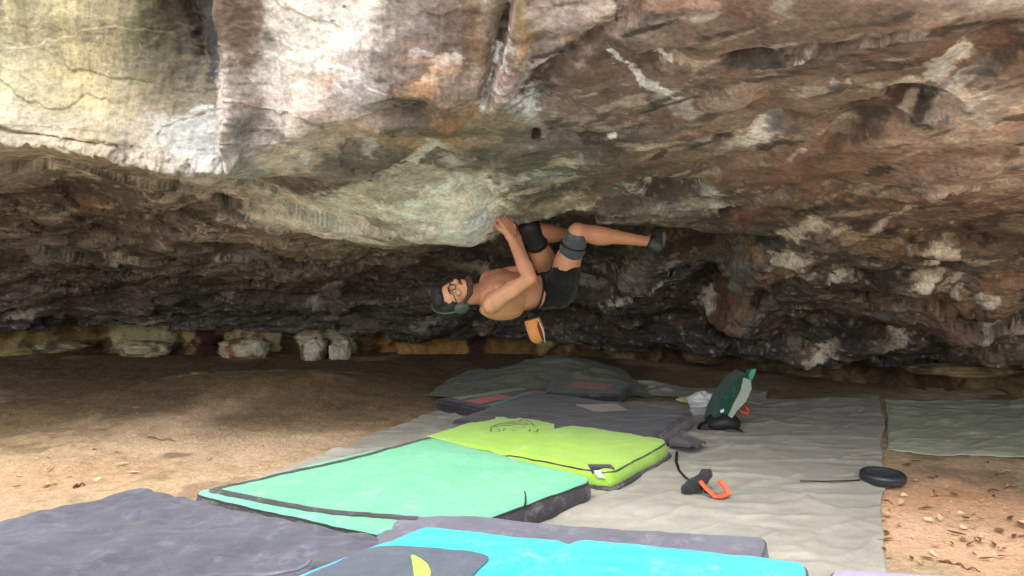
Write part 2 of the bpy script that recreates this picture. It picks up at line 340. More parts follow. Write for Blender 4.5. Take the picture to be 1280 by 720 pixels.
# ---- mineral colours of the roof, with shade painted under the lip and into hollows
KC = [0, 3, 4, 5, 6, 7, 8, 9, 10, 11, 12]    # control rows (0 is 900 px above the frame)
CC = [0, 70, 150, 225, 262, 300, 360, 440, 520, 600, 680, 760, 850, 950, 1050, 1160, 1280]
TAB = """
b8b08e b8ae8c a29674 6c6448 4a4230 8c7868 c8beb0 c8beb0 a89888 8a7868 9c8a7c a08878 8a6c5a 806450 80644e 8c705c a08c78
bcb692 b8ac84 9a8e6c 5e563e 40382a b0a294 d6cfc4 d8d2c8 9a9088 806c5c a4948c b09488 96705a 846450 80644c 927660 b09c88
beb696 baac84 a09270 625a42 4a4232 b8aca2 d8d2ca d0c8be 887c76 86705e a09088 84685a 7e5f4c 80624c 7e624e 84664f 8c6a50
c4bea4 c0b494 a89c80 8c8672 90887a c0b4aa cfc4bc c4b8b2 8e807a a08a74 b8a8a0 6c5446 765846 806450 80664f b09278 a4907c
a8a08c a89c84 948874 a09a92 b4b0aa b8aca2 c0ac9c b49c88 82684f 6a625a 7c7268 64503f 6e5644 907860 84664e a8886c b8a084
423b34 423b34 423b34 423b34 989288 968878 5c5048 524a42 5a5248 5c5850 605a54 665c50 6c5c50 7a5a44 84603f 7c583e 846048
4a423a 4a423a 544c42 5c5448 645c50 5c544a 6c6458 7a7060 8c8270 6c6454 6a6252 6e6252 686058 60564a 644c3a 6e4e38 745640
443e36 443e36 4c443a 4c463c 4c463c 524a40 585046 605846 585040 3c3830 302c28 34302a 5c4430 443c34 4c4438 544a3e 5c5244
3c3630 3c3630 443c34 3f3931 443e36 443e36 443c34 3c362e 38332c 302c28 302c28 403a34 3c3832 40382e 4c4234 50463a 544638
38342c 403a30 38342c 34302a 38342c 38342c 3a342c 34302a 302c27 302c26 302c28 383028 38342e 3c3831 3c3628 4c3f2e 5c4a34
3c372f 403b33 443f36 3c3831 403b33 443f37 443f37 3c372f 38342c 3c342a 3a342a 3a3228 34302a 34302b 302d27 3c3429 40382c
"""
TAB = np.array([[lin(h) for h in r.split()] for r in TAB.strip().split('\n')]); TAB[7:, :11] *= 2.0; TAB[8:, 11:] *= 1.3  # row just below the left lip is darkened in colour to deepen its shade
def bil(TAB, rows, cols, v, u):
    a = np.clip(np.interp(v, rows, np.arange(len(rows))), 0, len(rows) - 1.001); b = np.clip(np.interp(u, cols, np.arange(len(cols))), 0, len(cols) - 1.001)
    i, j = a.astype(int), b.astype(int); f, g = (a - i)[..., None], (b - j)[..., None]
    return TAB[i, j] * (1 - f) * (1 - g) + TAB[i + 1, j] * f * (1 - g) + TAB[i, j + 1] * (1 - f) * g + TAB[i + 1, j + 1] * f * g
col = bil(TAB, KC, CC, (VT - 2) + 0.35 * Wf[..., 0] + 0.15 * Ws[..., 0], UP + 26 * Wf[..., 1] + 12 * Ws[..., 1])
def mixc(c, m):
    global col
    col = col * (1 - m[..., None]) + lin(c) * m[..., None]
def mixi(c, i, m):
    cf = col.reshape(-1, 3); cf[i] = cf[i] * (1 - m[:, None]) + lin(c) * m[:, None]
def stain(px, py, rx, ry, ang, c, s=0.8, soft=0.3, warp=0.8, fine=0.9, grain=1.0):
    i, d = ell(px, py, rx, ry, ang, warp, fine, grain); mixi(c, i, s * (1 - sstep(1 - soft, 1 + soft, d)))
def streak(pts, c, wdt, s=0.9, warp=0.03, taper=None, grain=1.3):
    i, d, t = line(pts, warp * 1.6); d = d * (1 + grain * Wxf[i]) + wdt * .5 * np.clip(Wff[i, 0], -.3, 1); ww = wdt * (taper(t) if taper else 1.0); mixi(c, i, s * (1 - sstep(0.5, 1.3, d / ww)))
M1 = fbm(B * np.array([4, 5, 8.0]), 5, 71, .6); M2 = fbm(B * np.array([10, 12, 18.0]), 4, 75, .6); M3 = fbm(B * 26, 4, 79, .65)
# broad mottling
col = col * (1 + 0.45 * M1[..., None] + 0.25 * M3[..., None])
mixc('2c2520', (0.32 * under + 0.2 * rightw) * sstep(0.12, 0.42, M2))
mixc('a08468', 0.35 * rightw * sstep(0.12, 0.45, -M1) * (1 - 0.6 * under))
mixc('7a4a2c', 0.45 * rightw * sstep(0.1, 0.4, fbm(B * np.array([3, 4, 6.0]), 4, 83)) )
mixc('a49c8c', (0.22 + 0.3 * (cv > 0.7)) * under * sstep(0.16, 0.5, M3 + 0.35 * M1) * (1 - 0.4 * sstep(LIP + 3, LIP + 5, VT)))
# per-plate tint
col = col * (1 + flake[..., None] * 0.55 * (gv[..., None] - 0.5)) * (1 + flake[..., None] * 0.3 * (cv[..., None] - 0.5))
crk = (1 - sstep(0.02, 0.10, g2 - g1 + .05 * M3)) * sstep(-.1, .3, M2 + .3 * M1)
mixc('1c1713', 0.5 * crk * (0.25 + .75 * under)); crk2 = (1 - sstep(0.03, 0.14, e2 - e1)) * sstep(0, .3, M1); mixc('1c1613', 0.5 * crk2 * flake)
mixc('c0b29c', 0.5 * sstep(.32, .55, M3 + .5 * M2) * (0.35 + .3 * rightw))
# ---- left wall
stain(95, 125, 55, 32, 0, 'bcae84', .4, .6)
stain(20, 70, 22, 90, 0, 'd0caa4', .5, .6); stain(35, 30, 14, 40, 0, '8c8060', .4, .6)
stain(175, 40, 18, 60, 0, '5c6048', .5, .6); stain(216, 62, 42, 90, 0, '5a5136', .75, .6, .5, .4); stain(240, 20, 26, 70, 0, '2c2716', .85, .5, .4, .3); stain(170, 30, 30, 70, 0, '7c7a58', .5, .6)
stain(130, 20, 20, 9, 0, 'a49c78', .5, .4)
for x0, y0, x1, y1 in [(165, 120, 178, 40), (180, 130, 186, 50), (150, 60, 158, 110)]: streak([(x0, y0), (x1, y1)], 'a8a284', .008, .6, .05)
stain(235, 168, 42, 26, 5, 'b4b8b4', .8, .4); stain(180, 160, 40, 14, 0, 'a8a298', .5, .5); stain(60, 150, 70, 14, 0, 'ccc4b0', .5, .5)
stain(258, 205, 30, 18, -20, 'c0c2c2', .8, .4); stain(200, 200, 50, 7, -6, 'b8ae9e', .6, .4)
stain(40, 176, 46, 6, -6, 'b8ac96', .5, .5)
streak([(256, -60), (260, 30), (266, 92)], '120e0a', .035, .95, .02)  # near-black painted into the crack for its shade
stain(252, 40, 14, 60, 4, '2a2419', .7, .5)
# ---- white and pink face
stain(338, 80, 18, 90, 0, 'dcd8d0', .8, .5, .4, .5); stain(322, 150, 16, 30, 0, 'a8a0a0', .6, .5)
stain(365, 40, 34, 60, 0, 'e2e0d6', .8, .5); stain(420, 20, 40, 30, 0, 'e0e0da', .7, .5)
stain(326, 152, 14, 12, 0, '5c5048', .5, .35); stain(345, 168, 18, 8, -20, '4c423c', .5, .35)
stain(400, 130, 55, 34, 0, 'd0b8b0', .55, .6); stain(440, 100, 36, 30, 0, 'ccc8cc', .6, .5); stain(405, 100, 16, 10, 0, 'd8b498', .5, .4)
stain(500, 60, 34, 52, -10, '6c625e', .65, .5); stain(520, 100, 40, 26, 20, '6a5448', .6, .45); stain(560, 40, 26, 44, 0, '64564a', .6, .45)
stain(548, 90, 20, 14, 0, 'd8b08c', .7, .4); stain(530, 112, 26, 12, 20, 'd8ac88', .7, .4); stain(455, 165, 60, 12, 3, 'ccb09c', .6, .5)
stain(480, 25, 16, 20, 0, '8c8480', .5, .5); stain(590, 60, 14, 40, 0, '80604c', .5, .5); stain(612, 20, 18, 40, 0, 'b8a898', .6, .5)
stain(600, 110, 30, 18, 10, 'c0b0a4', .6, .5)
stain(515, 148, 34, 12, 0, '5a544c', .85, .3); stain(490, 155, 14, 12, 0, '625c50', .8, .3); stain(520, 172, 50, 10, 3, 'b08c68', .75, .4)
stain(560, 148, 26, 14, 20, '8c6848', .7, .4)
for x, y in [(430, 8), (416, 25)]: stain(x, y, 3, 2, 0, '2a2624', .9)
streak([(640, -60), (634, 10), (622, 60), (614, 95)], '3c3028', .016, .9, .01)
streak([(622, 60), (612, 110), (604, 134)], 'e8ecf0', .016, .95, .01); streak([(640, 60), (622, 100), (612, 130), (640, 144), (690, 146)], 'd8d8d8', .018, .7, .03)
stain(668, 100, 30, 40, -20, 'd0c8c8', .75, .4); stain(650, 40, 10, 50, 0, 'b4a070', .6, .5); stain(700, 40, 44, 36, 30, 'c4b0ac', .75, .4)
stain(742, 12, 34, 14, 20, 'c8b4b0', .7, .4); stain(716, 50, 18, 9, 0, 'd8a888', .6, .4); stain(652, 60, 6, 20, 0, 'c8946c', .5, .4)
stain(655, 130, 26, 18, 0, 'c4ccd2', .8, .4); stain(632, 168, 24, 10, 0, '5c6060', .6, .4); stain(660, 148, 18, 4, 0, 'e4e6e6', .8, .4)
streak([(768, -10), (770, 26)], '3c302c', .008, .9, .004)
streak([(296, -200), (294, 0), (294, 90), (290, 150)], '6c5444', .10, .92, .02, lambda t: 1.1 - .8 * sstep(.5, 1, t), .5)
streak([(277, 40), (276, 100), (280, 170), (283, 205)], 'c8bab0', .022, .9, .01, None, .5)
streak([(300, 60), (296, 140), (288, 200)], 'e8e4e2', .024, .9, .01, None, .5)
stain(287, 178, 9, 34, 0, 'c8c4c4', .7, .4)
# ---- brown roof right
stain(720, 100, 60, 22, 0, '6a4c38', .7, .4); stain(700, 72, 36, 10, 30, '483c34', .7, .4); stain(770, 62, 50, 20, -20, '54443a', .65, .5); stain(720, 130, 60, 14, 0, '644632', .7, .5)
stain(675, 110, 14, 16, 0, '544640', .7, .4)
streak([(762, 64), (790, 88), (815, 108), (845, 122)], 'dcdcdc', .018, .9, .02, lambda t: .5 + .9 * t); stain(845, 128, 26, 10, -25, 'b8b4ac', .6, .5)
streak([(785, 58), (830, 82)], 'b0a8a0', .008, .7, .02); streak([(824, 62), (842, 78)], 'dcd8d0', .010, .8, .02); streak([(784, 36), (806, 50)], 'a89c94', .007, .7, .02)
stain(830, 6, 56, 22, 20, 'a8745a', .6, .5); stain(880, 12, 26, 14, 30, 'd09c80', .6, .4); stain(810, 26, 30, 8, 0, '58504c', .6, .4)
stain(980, 15, 14, 14, 0, 'a8a49c', .7, .4); stain(900, 40, 60, 20, 5, '7e5f48', .5, .5); stain(1020, 40, 60, 24, 0, '846650', .5, .5)
stain(865, 80, 20, 6, 0, 'c4aa90', .6, .4)
stain(955, 78, 60, 8, 8, '423a36', .8, .35); stain(970, 72, 12, 7, 0, '262220', .8, .3); stain(1050, 72, 60, 16, 4, '5a4c44', .65, .45); stain(1110, 82, 24, 6, 0, '302a28', .75, .35)
streak([(975, 84), (1005, 70), (1035, 63), (1050, 64)], 'd0bca8', .012, .7, .05); stain(1042, 100, 6, 8, 0, 'a8b0b4', .7); stain(1058, 104, 6, 7, 0, 'd0b4a4', .8)
stain(1235, 44, 50, 20, 24, '74492c', .85, .35); stain(1262, 56, 40, 16, 30, '46382f', .8, .4); stain(1150, 60, 50, 10, 30, '7e6656', .5, .5)
stain(1230, 8, 60, 10, 12, 'b8a898', .7, .5)
stain(1180, 84, 30, 16, 28, 'f0e0c0', .95, .3, .4, .2); stain(1150, 108, 46, 12, 22, 'd8c8b8', .85, .4, .4); stain(1215, 92, 26, 12, 20, '6c6864', .8, .4); stain(1200, 106, 26, 10, 10, 'a89c94', .6, .4)
stain(1150, 134, 46, 18, -6, '2e2826', .9, .25, .35, .2); stain(1172, 136, 20, 12, -20, '5a5c62', .7, .4); stain(1090, 146, 50, 14, 14, '6c4c38', .85, .35)  # first dark oval paints shade into the scalloped hollow
stain(1215, 136, 46, 24, 5, 'd8c4b4', .85, .4); stain(1150, 172, 80, 10, 6, 'b89474', .75, .5); stain(1270, 150, 30, 14, 20, 'c8946a', .7, .5); stain(1130, 160, 30, 5, 6, '9c7a60', .6)
stain(960, 164, 26, 12, 12, 'd8d0c8', .9, .35, .4); stain(976, 156, 14, 8, 0, '64686e', .8, .4); stain(935, 175, 34, 6, 14, 'c8b8ac', .7, .5)
stain(1048, 176, 26, 8, 22, '382a20', .85, .3); stain(1010, 184, 34, 8, 22, '8c6040', .6, .4); streak([(986, 200), (1004, 186)], 'f0dcc0', .012, .9, .01); stain(1030, 165, 40, 8, 14, '7e604a', .6)
stain(905, 130, 44, 12, 14, 'a8886c', .7, .5); stain(880, 148, 26, 5, 14, '4e4830', .8, .4); stain(870, 162, 60, 8, 10, '9c8068', .6, .5); stain(1000, 120, 60, 12, 14, '8c6c52', .5, .5)
stain(770, 170, 60, 12, 0, '6a645e', .7, .4); stain(700, 180, 46, 12, 0, '625e5a', .7, .4); streak([(762, 168), (768, 168)], 'e8e8e4', .014, .9, .004)
stain(668, 165, 7, 5, 0, '201c1a', .9); stain(740, 175, 16, 10, 0, '3c302a', .8); stain(690, 200, 50, 10, 0, '58544e', .6, .5)
stain(1040, 205, 170, 18, 6, '7c4c2c', .7, .5); stain(880, 205, 60, 14, 0, '70503a', .6, .5); stain(1200, 200, 90, 12, 8, '7c5a40', .6, .5)
stain(838, 232, 46, 12, -3, 'c8c6c0', .8, .3, .4); stain(842, 240, 38, 9, -3, '3c3630', .95, .25, .35, .15); stain(885, 238, 26, 7, -20, 'c4c8cc', .7, .5)  # dark oval paints the arched hollow's shade
stain(680, 225, 60, 12, 0, '8c908e', .6, .5); stain(690, 216, 26, 5, 0, 'b4b8b6', .7, .4); stain(640, 235, 40, 4, 0, '403a30', .6)
stain(680, 252, 70, 8, 0, '8c7850', .75, .5); stain(620, 250, 30, 5, 0, '7a6a48', .6); stain(770, 256, 30, 5, 0, '604430', .8, .4); stain(880, 256, 90, 6, 4, 'a8a092', .65, .5)
stain(760, 268, 80, 5, 0, '70695c', .6, .5); streak([(820, 262), (900, 254), (960, 248)], 'bcb8ae', .016, .6, .05)
streak([(1215, 240), (1245, 232), (1262, 227)], 'c8b8a4', .009, .8, .02); streak([(900, 250), (1000, 240)], '9a9288', .012, .6, .06)
stain(905, 285, 50, 14, 4, '6c4426', .85, .4); stain(960, 290, 14, 12, 0, '4c4844', .7)
for x, y, rx, ry, a, c in [(258, 294, 26, 10, 0, 'b4b09c'), (343, 348, 26, 6, 0, 'c4bca8'), (460, 330, 20, 5, 4, '9c9884'), (290, 300, 60, 7, 5, '8c7c64'), (284, 366, 12, 4, 0, '9c988c'), (240, 240, 50, 8, 5, '948a78'), (190, 228, 30, 6, 0, '8c8272'),
                           (150, 330, 16, 3, 0, '9c9484'), (120, 256, 30, 8, 0, '705446'), (20, 294, 20, 4, 0, '948c7c'), (70, 272, 24, 3, 0, '8c8478'), (45, 318, 60, 8, 0, '6c6458'), (10, 355, 18, 5, 0, '7c6850'), (300, 250, 70, 5, -4, '6c4c3a'),
                           (415, 356, 16, 3, 12, 'a09888'), (605, 338, 6, 3, 20, 'd0ccc0'), (360, 240, 40, 8, 0, '4c443e'), (310, 218, 20, 10, -10, '8c9296'), (560, 215, 70, 6, 10, '6c665c'), (625, 205, 26, 8, 10, '5c5850'), (640, 228, 14, 5, 10, 'c4bcb0'), (460, 205, 70, 8, 0, '544c44')]:
    stain(x, y, rx, ry, a, c, .75, .4)
# ---- veins and blotches of the back, and shade painted in its hollows
streak([(772, 382), (800, 370), (830, 350), (850, 342)], 'b0aca4', .03, .8, .05); stain(786, 352, 26, 14, 15, '8c8880', .75, .4); stain(842, 330, 14, 10, 30, 'a4a29c', .75, .4); streak([(705, 350), (760, 330)], '98948a', .05, .6, .06)
streak([(752, 384), (775, 378)], 'c0bcb0', .03, .8, .03); stain(720, 350, 26, 5, 0, '94908a', .6); stain(806, 346, 22, 14, 20, '76736e', .6)
stain(888, 362, 30, 20, 12, '282420', .9, .3); stain(700, 300, 40, 20, 0, '14110f', .9, .4); stain(870, 300, 30, 10, 0, '1c1a17', .8, .4); stain(940, 300, 30, 10, 0, '46403a', .6)  # near-black put in the hole and the void behind the lip, as shade
stain(905, 384, 36, 14, 0, '7c4e2a', .85, .4); stain(880, 377, 12, 4, 10, 'b8b0a4', .85); stain(930, 345, 24, 20, 0, '6e6c66', .7, .4); stain(975, 350, 40, 16, 5, '5c3e24', .7, .4); stain(950, 372, 40, 12, 0, '5c5a52', .7, .4)
random.seed(11)
for i in range(95):
    x = random.uniform(930, 1290); y = random.uniform(285, 440)
    stain(x, y, random.uniform(6, 26), random.uniform(2, 5), random.uniform(-15, 15), random.choice(['8c7048', 'a89878', '201c18', '6a4c38', '262220', 'c8b498', '746a5c', '1c1916', '86603a']), random.uniform(.5, .95), .35)
for i in range(80):
    x = random.uniform(-40, 620); y = random.uniform(240, 408)
    stain(x, y, random.uniform(8, 34), random.uniform(1.5, 5), random.uniform(-8, 8), random.choice(['807868', '9c9484', '201c18', '6a5240', '262220', '8c8674', '5c564c', '1c1916', '484038']), random.uniform(.4, .85), .35)
for i in range(60):
    x = random.uniform(640, 1290); y = random.uniform(0, 260)
    stain(x, y, random.uniform(8, 34), random.uniform(2, 6), random.uniform(0, 25), random.choice(['a08468', '5c4434', '3c302a', '8c5c3c', 'b09c88', '6c6058', '948070']), random.uniform(.3, .65), .4)
for i in range(130):
    x = random.uniform(640, 1290); y = random.uniform(20, 290)
    stain(x, y, random.uniform(10, 46), random.uniform(1.5, 6), random.uniform(2, 22), random.choice(['2c2420', '382c26', '443630', '241e1c', '4c4440', 'b8a48e', 'c0ac96']), random.uniform(.4, .85), .35)
for i in range(60):
    x = random.uniform(320, 640); y = random.uniform(20, 250)
    stain(x, y, random.uniform(6, 22), random.uniform(2, 7), random.uniform(-20, 30), random.choice(['8c7c70', '6c605a', 'e0dcd8', 'b8948c', '9c8c80']), random.uniform(.3, .6), .4)
for x, y, rx, ry, a, c in [(1250, 375, 30, 16, 10, '94683a'), (1180, 370, 40, 12, 0, '86602f'), (1230, 378, 16, 3, 0, 'd8ccb8'), (1148, 360, 14, 3, 0, 'd8c8b0'), (1192, 358, 12, 5, 20, 'c8b8a4'), (1165, 327, 8, 4, 0, 'e0d0bc'), (1047, 348, 9, 5, 0, 'c8bca8'), (1008, 345, 12, 6, 10, 'b0a898'), (1072, 314, 8, 5, 0, 'a89484'), (1100, 300, 40, 9, 0, '8c7448'), (1065, 296, 16, 6, 0, 'a08458'), (1110, 318, 30, 4, 0, '8a5630'), (1235, 408, 20, 5, -20, 'a8a294'), (1275, 405, 10, 10, 0, 'b8a48c'), (1090, 346, 30, 7, 0, '1c1a18')]:
    stain(x, y, rx, ry, a, c, .9, .35)
# ---- nose and the pale band left of it
stain(400, 262, 100, 15, -6, 'd4d0c4', .9, .35, .5, .3, .4); stain(330, 252, 60, 10, -12, 'aca496', .7, .5); stain(470, 266, 90, 15, 0, 'dcd4c2', .9, .35, .5, .3, .4)
stain(556, 264, 64, 26, -10, 'fff4e2', .95, .35, .35, .25, .35); stain(592, 272, 34, 18, 10, 'f4e6d0', .9, .35, .35, .25, .35); stain(500, 240, 50, 14, 8, '9c8c7a', .8, .4)
stain(466, 240, 22, 7, 15, 'c0b4a0', .7, .4); stain(600, 232, 30, 8, -36, '8c949c', .9, .35, .3, .2)
stain(520, 290, 70, 10, 8, '8c8470', .7, .4); stain(560, 285, 70, 18, 2, 'd8ccb8', .7, .5, .3, .3, .5); stain(440, 284, 90, 8, 2, 'b8b0a0', .5, .5, .4, .4, .6)
for x, y, rx, ry, a, c in [(540, 290, 26, 2.5, 6, '7c7464'), (470, 280, 30, 3, 4, '7c7464'), (500, 250, 24, 3, 4, '8c8270')]: stain(x, y, rx, ry, a, c, .7, .4)
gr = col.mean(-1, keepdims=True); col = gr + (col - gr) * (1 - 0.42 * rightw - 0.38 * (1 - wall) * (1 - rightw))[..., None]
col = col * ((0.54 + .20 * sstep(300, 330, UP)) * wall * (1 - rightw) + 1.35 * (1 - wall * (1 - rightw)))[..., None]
col = np.clip(col, 0.008, 0.80)
bs_ = 0.45 + 0.55 * (1 - wall * (1 - rightw)) - .2 * rightw * (1 - flake); col = np.concatenate([col, bs_[..., None]], -1)
rockm = rock_material('cave_rock')
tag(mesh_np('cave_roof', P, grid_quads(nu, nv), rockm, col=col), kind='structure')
# ------------------------------------------------------------------ ground
def gh(x, y):
    """height of the cave floor"""
    Q = np.stack([x, y, 0 * x], -1)
    h = 0.035 * fbm(Q * 0.9, 3, 101) + 0.012 * fbm(Q * 4, 4, 103)
    calm = sstep(0.0, 0.8, np.abs(x - 0.1) - 1.6) * 0.85 + 0.15      # the trodden floor under the pads is flat
    calm = np.maximum(calm, sstep(4.6, 5.6, y))
    h = h * calm
    h = h + 0.22 * np.exp(-(((x + 1.9) / 0.9) ** 2 + ((y - 5.6) / 0.5) ** 2)) * 0.55           # low rise of earth, back left
    return h
xs = np.concatenate([-np.geomspace(400, 5.2, 30), np.linspace(-5, 5, 560), np.geomspace(5.2, 400, 30)])
ys = np.concatenate([-np.geomspace(400, 1.2, 30), np.linspace(-1, 8.6, 560), np.geomspace(8.8, 400, 26)])
X, Y = np.meshgrid(xs, ys, indexing='ij')
Z = gh(X, Y); far = sstep(6, 12, np.hypot(X, Y - 3)); Z = Z * (1 - far) - 0.0
Q3 = np.stack([X, Y, 0 * X], -1)
near = 1 - far
e1_, e2_, ev_ = cells(Q3 * np.array([14, 14, 1.0]) + .5 * fbm(Q3 * 5, 2, 105)[..., None], 107)
Z = Z + near * (0.008 * fbm(Q3 * 16, 4, 109, .6) - 0.012 * np.clip(fbm(Q3 * 5.5, 3, 110), 0, 1) + 0.010 * np.clip(0.3 - e1_, 0, 1) * (ev_ > 0.72) * 2)
n1 = fbm(Q3 * 1.5, 4, 111); n2 = fbm(Q3 * 7, 5, 113, .6); n3 = fbm(Q3 * 30, 3, 117, .7)
gcol = lin('b89e7c')[None, None] * (1 + 0.25 * n1[..., None] + 0.25 * n2[..., None] + 0.2 * n3[..., None])
def gmix(c, m):
    global gcol
    gcol = gcol * (1 - m[..., None]) + lin(c) * m[..., None]
def gell(px, py, rx, ry, c, s, warp=0.5):
    c0 = G(px, py); a = abs(G(px + rx, py).x - c0.x); b = abs(G(px, py - ry).y - G(px, py + ry).y) / 2
    d = np.hypot((X - c0.x) / a + warp * n1 + .5 * warp * n2, (Y - c0.y) / b + warp * n2)
    gmix(c, s * (1 - sstep(.6, 1.3, d)))
gmix('5c4630', 0.55 * sstep(0.05, 0.4, n2 + 0.5 * n1))
gmix('7a6440', 0.6 * sstep(3.7, 4.6, Y + .5 * n1) * (1 - sstep(.8, 1.6, X))); gmix('54441f', 0.6 * sstep(4.5, 5.6, Y + .6 * n1)); gmix('b4a894', 0.85 * sstep(-.3, 1.2, -Y + .3 * n1))  # olive back earth darkened further as shade; unseen earth behind camera paled for bounce
gmix('dcbc9c', 0.5 * sstep(0.1, 0.5, -n1))
gell(1180, 598, 90, 16, '6e5a44', .6); gell(1250, 620, 60, 20, '806248', .5); gell(1200, 650, 160, 60, 'e0ae86', .75); gell(1190, 670, 90, 30, 'e4bc98', .6); gell(1180, 620, 60, 10, 'c8945c', .4)
gell(215, 568, 22, 4, '5a4838', .7); gell(300, 525, 60, 10, '5c4c38', .35); gell(180, 510, 60, 18, '4e4028', .6); gell(100, 590, 120, 20, 'b8926c', .5); gell(60, 510, 80, 30, '6a5630', .5)
gell(270, 480, 60, 8, '7a6238', .6); gell(380, 500, 80, 10, '80663c', .3)
def ground_material():
    m, n, l, b = nodes('dusty_earth')
    at = add(n, 'ShaderNodeAttribute', attribute_name='stain'); tc = add(n, 'ShaderNodeTexCoord')
    n1 = add(n, 'ShaderNodeTexNoise', Scale=40, Detail=10, Roughness=.75); l.new(tc.outputs['Object'], n1.inputs['Vector'])
    n2 = add(n, 'ShaderNodeTexNoise', Scale=160, Detail=5, Roughness=.7); l.new(tc.outputs['Object'], n2.inputs['Vector'])
    r = add(n, 'ShaderNodeMapRange', **{'From Min': .3, 'From Max': .7, 'To Min': .7, 'To Max': 1.25}); l.new(n1.outputs[0], r.inputs[0])
    r2 = add(n, 'ShaderNodeMapRange', **{'From Min': .3, 'From Max': .7, 'To Min': .8, 'To Max': 1.15}); l.new(n2.outputs[0], r2.inputs[0])
    mu = add(n, 'ShaderNodeMath', operation='MULTIPLY'); l.new(r.outputs[0], mu.inputs[0]); l.new(r2.outputs[0], mu.inputs[1])
    vm = add(n, 'ShaderNodeVectorMath', operation='SCALE'); l.new(at.outputs['Color'], vm.inputs[0]); l.new(mu.outputs[0], vm.inputs['Scale']); l.new(vm.outputs[0], b.inputs['Base Color'])
    vo = add(n, 'ShaderNodeTexVoronoi', Scale=46, Randomness=1); l.new(tc.outputs['Object'], vo.inputs['Vector'])
    lt = add(n, 'ShaderNodeMapRange', **{'From Min': .10, 'From Max': .22, 'To Min': .75, 'To Max': 0}); l.new(vo.outputs['Distance'], lt.inputs[0])
    n4 = add(n, 'ShaderNodeTexNoise', Scale=3.5, Detail=6, Roughness=.7); l.new(tc.outputs['Object'], n4.inputs['Vector'])
    mk = add(n, 'ShaderNodeMapRange', **{'From Min': .47, 'From Max': .6}); l.new(n4.outputs[0], mk.inputs[0])
    mm = add(n, 'ShaderNodeMath', operation='MULTIPLY'); l.new(lt.outputs[0], mm.inputs[0]); l.new(mk.outputs[0], mm.inputs[1])
    mx = add(n, 'ShaderNodeMix', data_type='RGBA'); mx.inputs['B'].default_value = (.05, .03, .02, 1); l.new(mm.outputs[0], mx.inputs['Factor']); l.new(vm.outputs[0], mx.inputs['A']); l.new(mx.outputs['Result'], b.inputs['Base Color'])
    b.inputs['Roughness'].default_value = .95
    bp = add(n, 'ShaderNodeBump', Strength=1.0, Distance=.02); l.new(n1.outputs[0], bp.inputs['Height']); l.new(bp.outputs[0], b.inputs['Normal'])
    return m
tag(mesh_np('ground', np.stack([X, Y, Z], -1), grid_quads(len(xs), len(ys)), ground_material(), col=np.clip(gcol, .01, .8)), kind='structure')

# ------------------------------------------------------------------ back wall behind the low gap
bwx = [(-1100, 452, 7.8), (-500, 452, 7.6), (0, 452, 7.35), (150, 452, 7.4), (300, 452, 7.5), (450, 460, 7.5), (620, 468, 7.4), (800, 470, 7.1), (1000, 494, 6.15), (1130, 500, 5.6), (1290, 510, 5.2), (1700, 520, 4.5), (2400, 560, 3.5)]
bpx = np.array([b[0] for b in bwx], float); up = np.linspace(-1100, 2400, 1400)
yb = np.interp(up, bpx, [b[2] for b in bwx])
xb = (up - 640) / F * yb * 1.0
tt = np.linspace(0, 1, 90)
BX = xb[:, None] + 0 * tt; BZ = -0.08 + 0.95 * tt[None, :] + 0 * BX; BY = yb[:, None] + 0.10 * tt[None, :]
Qb = np.stack([BX, BY, BZ], -1)
s1, s2, sv = cells(Qb * np.array([2.2, .5, 2.6]) + .3 * fbm(Qb * 4, 3, 121)[..., None], 123)
hb = 0.22 * (sv - 0.5) - 0.12 * (s1 - .4) + 0.07 * fbm(Qb * 6, 4, 125) + 0.08 * fbm(Qb * np.array([1.2, 1, 5]), 3, 127)
BY = BY - hb
Qb = np.stack([BX, BY, BZ], -1)
nb = fbm(Qb * np.array([3, 1, 2]), 4, 131); nb2 = fbm(Qb * 9, 4, 133, .6)
bc = lin('6e542e')[None, None] * (1 + .5 * nb2[..., None])
def bmix(c, m):
    global bc
    bc = bc * (1 - m[..., None]) + lin(c) * m[..., None]
bmix('341c12', .85 * sstep(.05, .3, nb)); bmix('b09c6c', .6 * sstep(.1, .35, -nb)); bmix('4c3c26', .6 * (BX > 1.2)); bmix('2c2218', .7 * sstep(.1, .3, nb2))
for x0, x1, c, s in [(130, 215, 'b8ae86', .8), (240, 275, '3a120c', .95), (275, 345, 'c8be96', .9), (308, 325, '9c6030', .7), (345, 372, '4a3e26', .9), (376, 442, 'd8cca8', .95), (402, 412, '4c4638', .8), (442, 475, '6c5028', .7), (475, 585, 'b08648', .8), (585, 612, '3c2010', .9), (612, 660, '8c6c3c', .7)]:
    ux = up[:, None] + 14 * nb2 + 10 * nb
    bmix(c, s * sstep(x0 - 4, x0 + 4, ux) * (1 - sstep(x1 - 4, x1 + 4, ux)))
tag(mesh_np('back_wall', Qb, grid_quads(len(up), 90), rock_material('back_rock', 1.0, .8), col=np.clip(bc, .01, .8)), kind='structure')
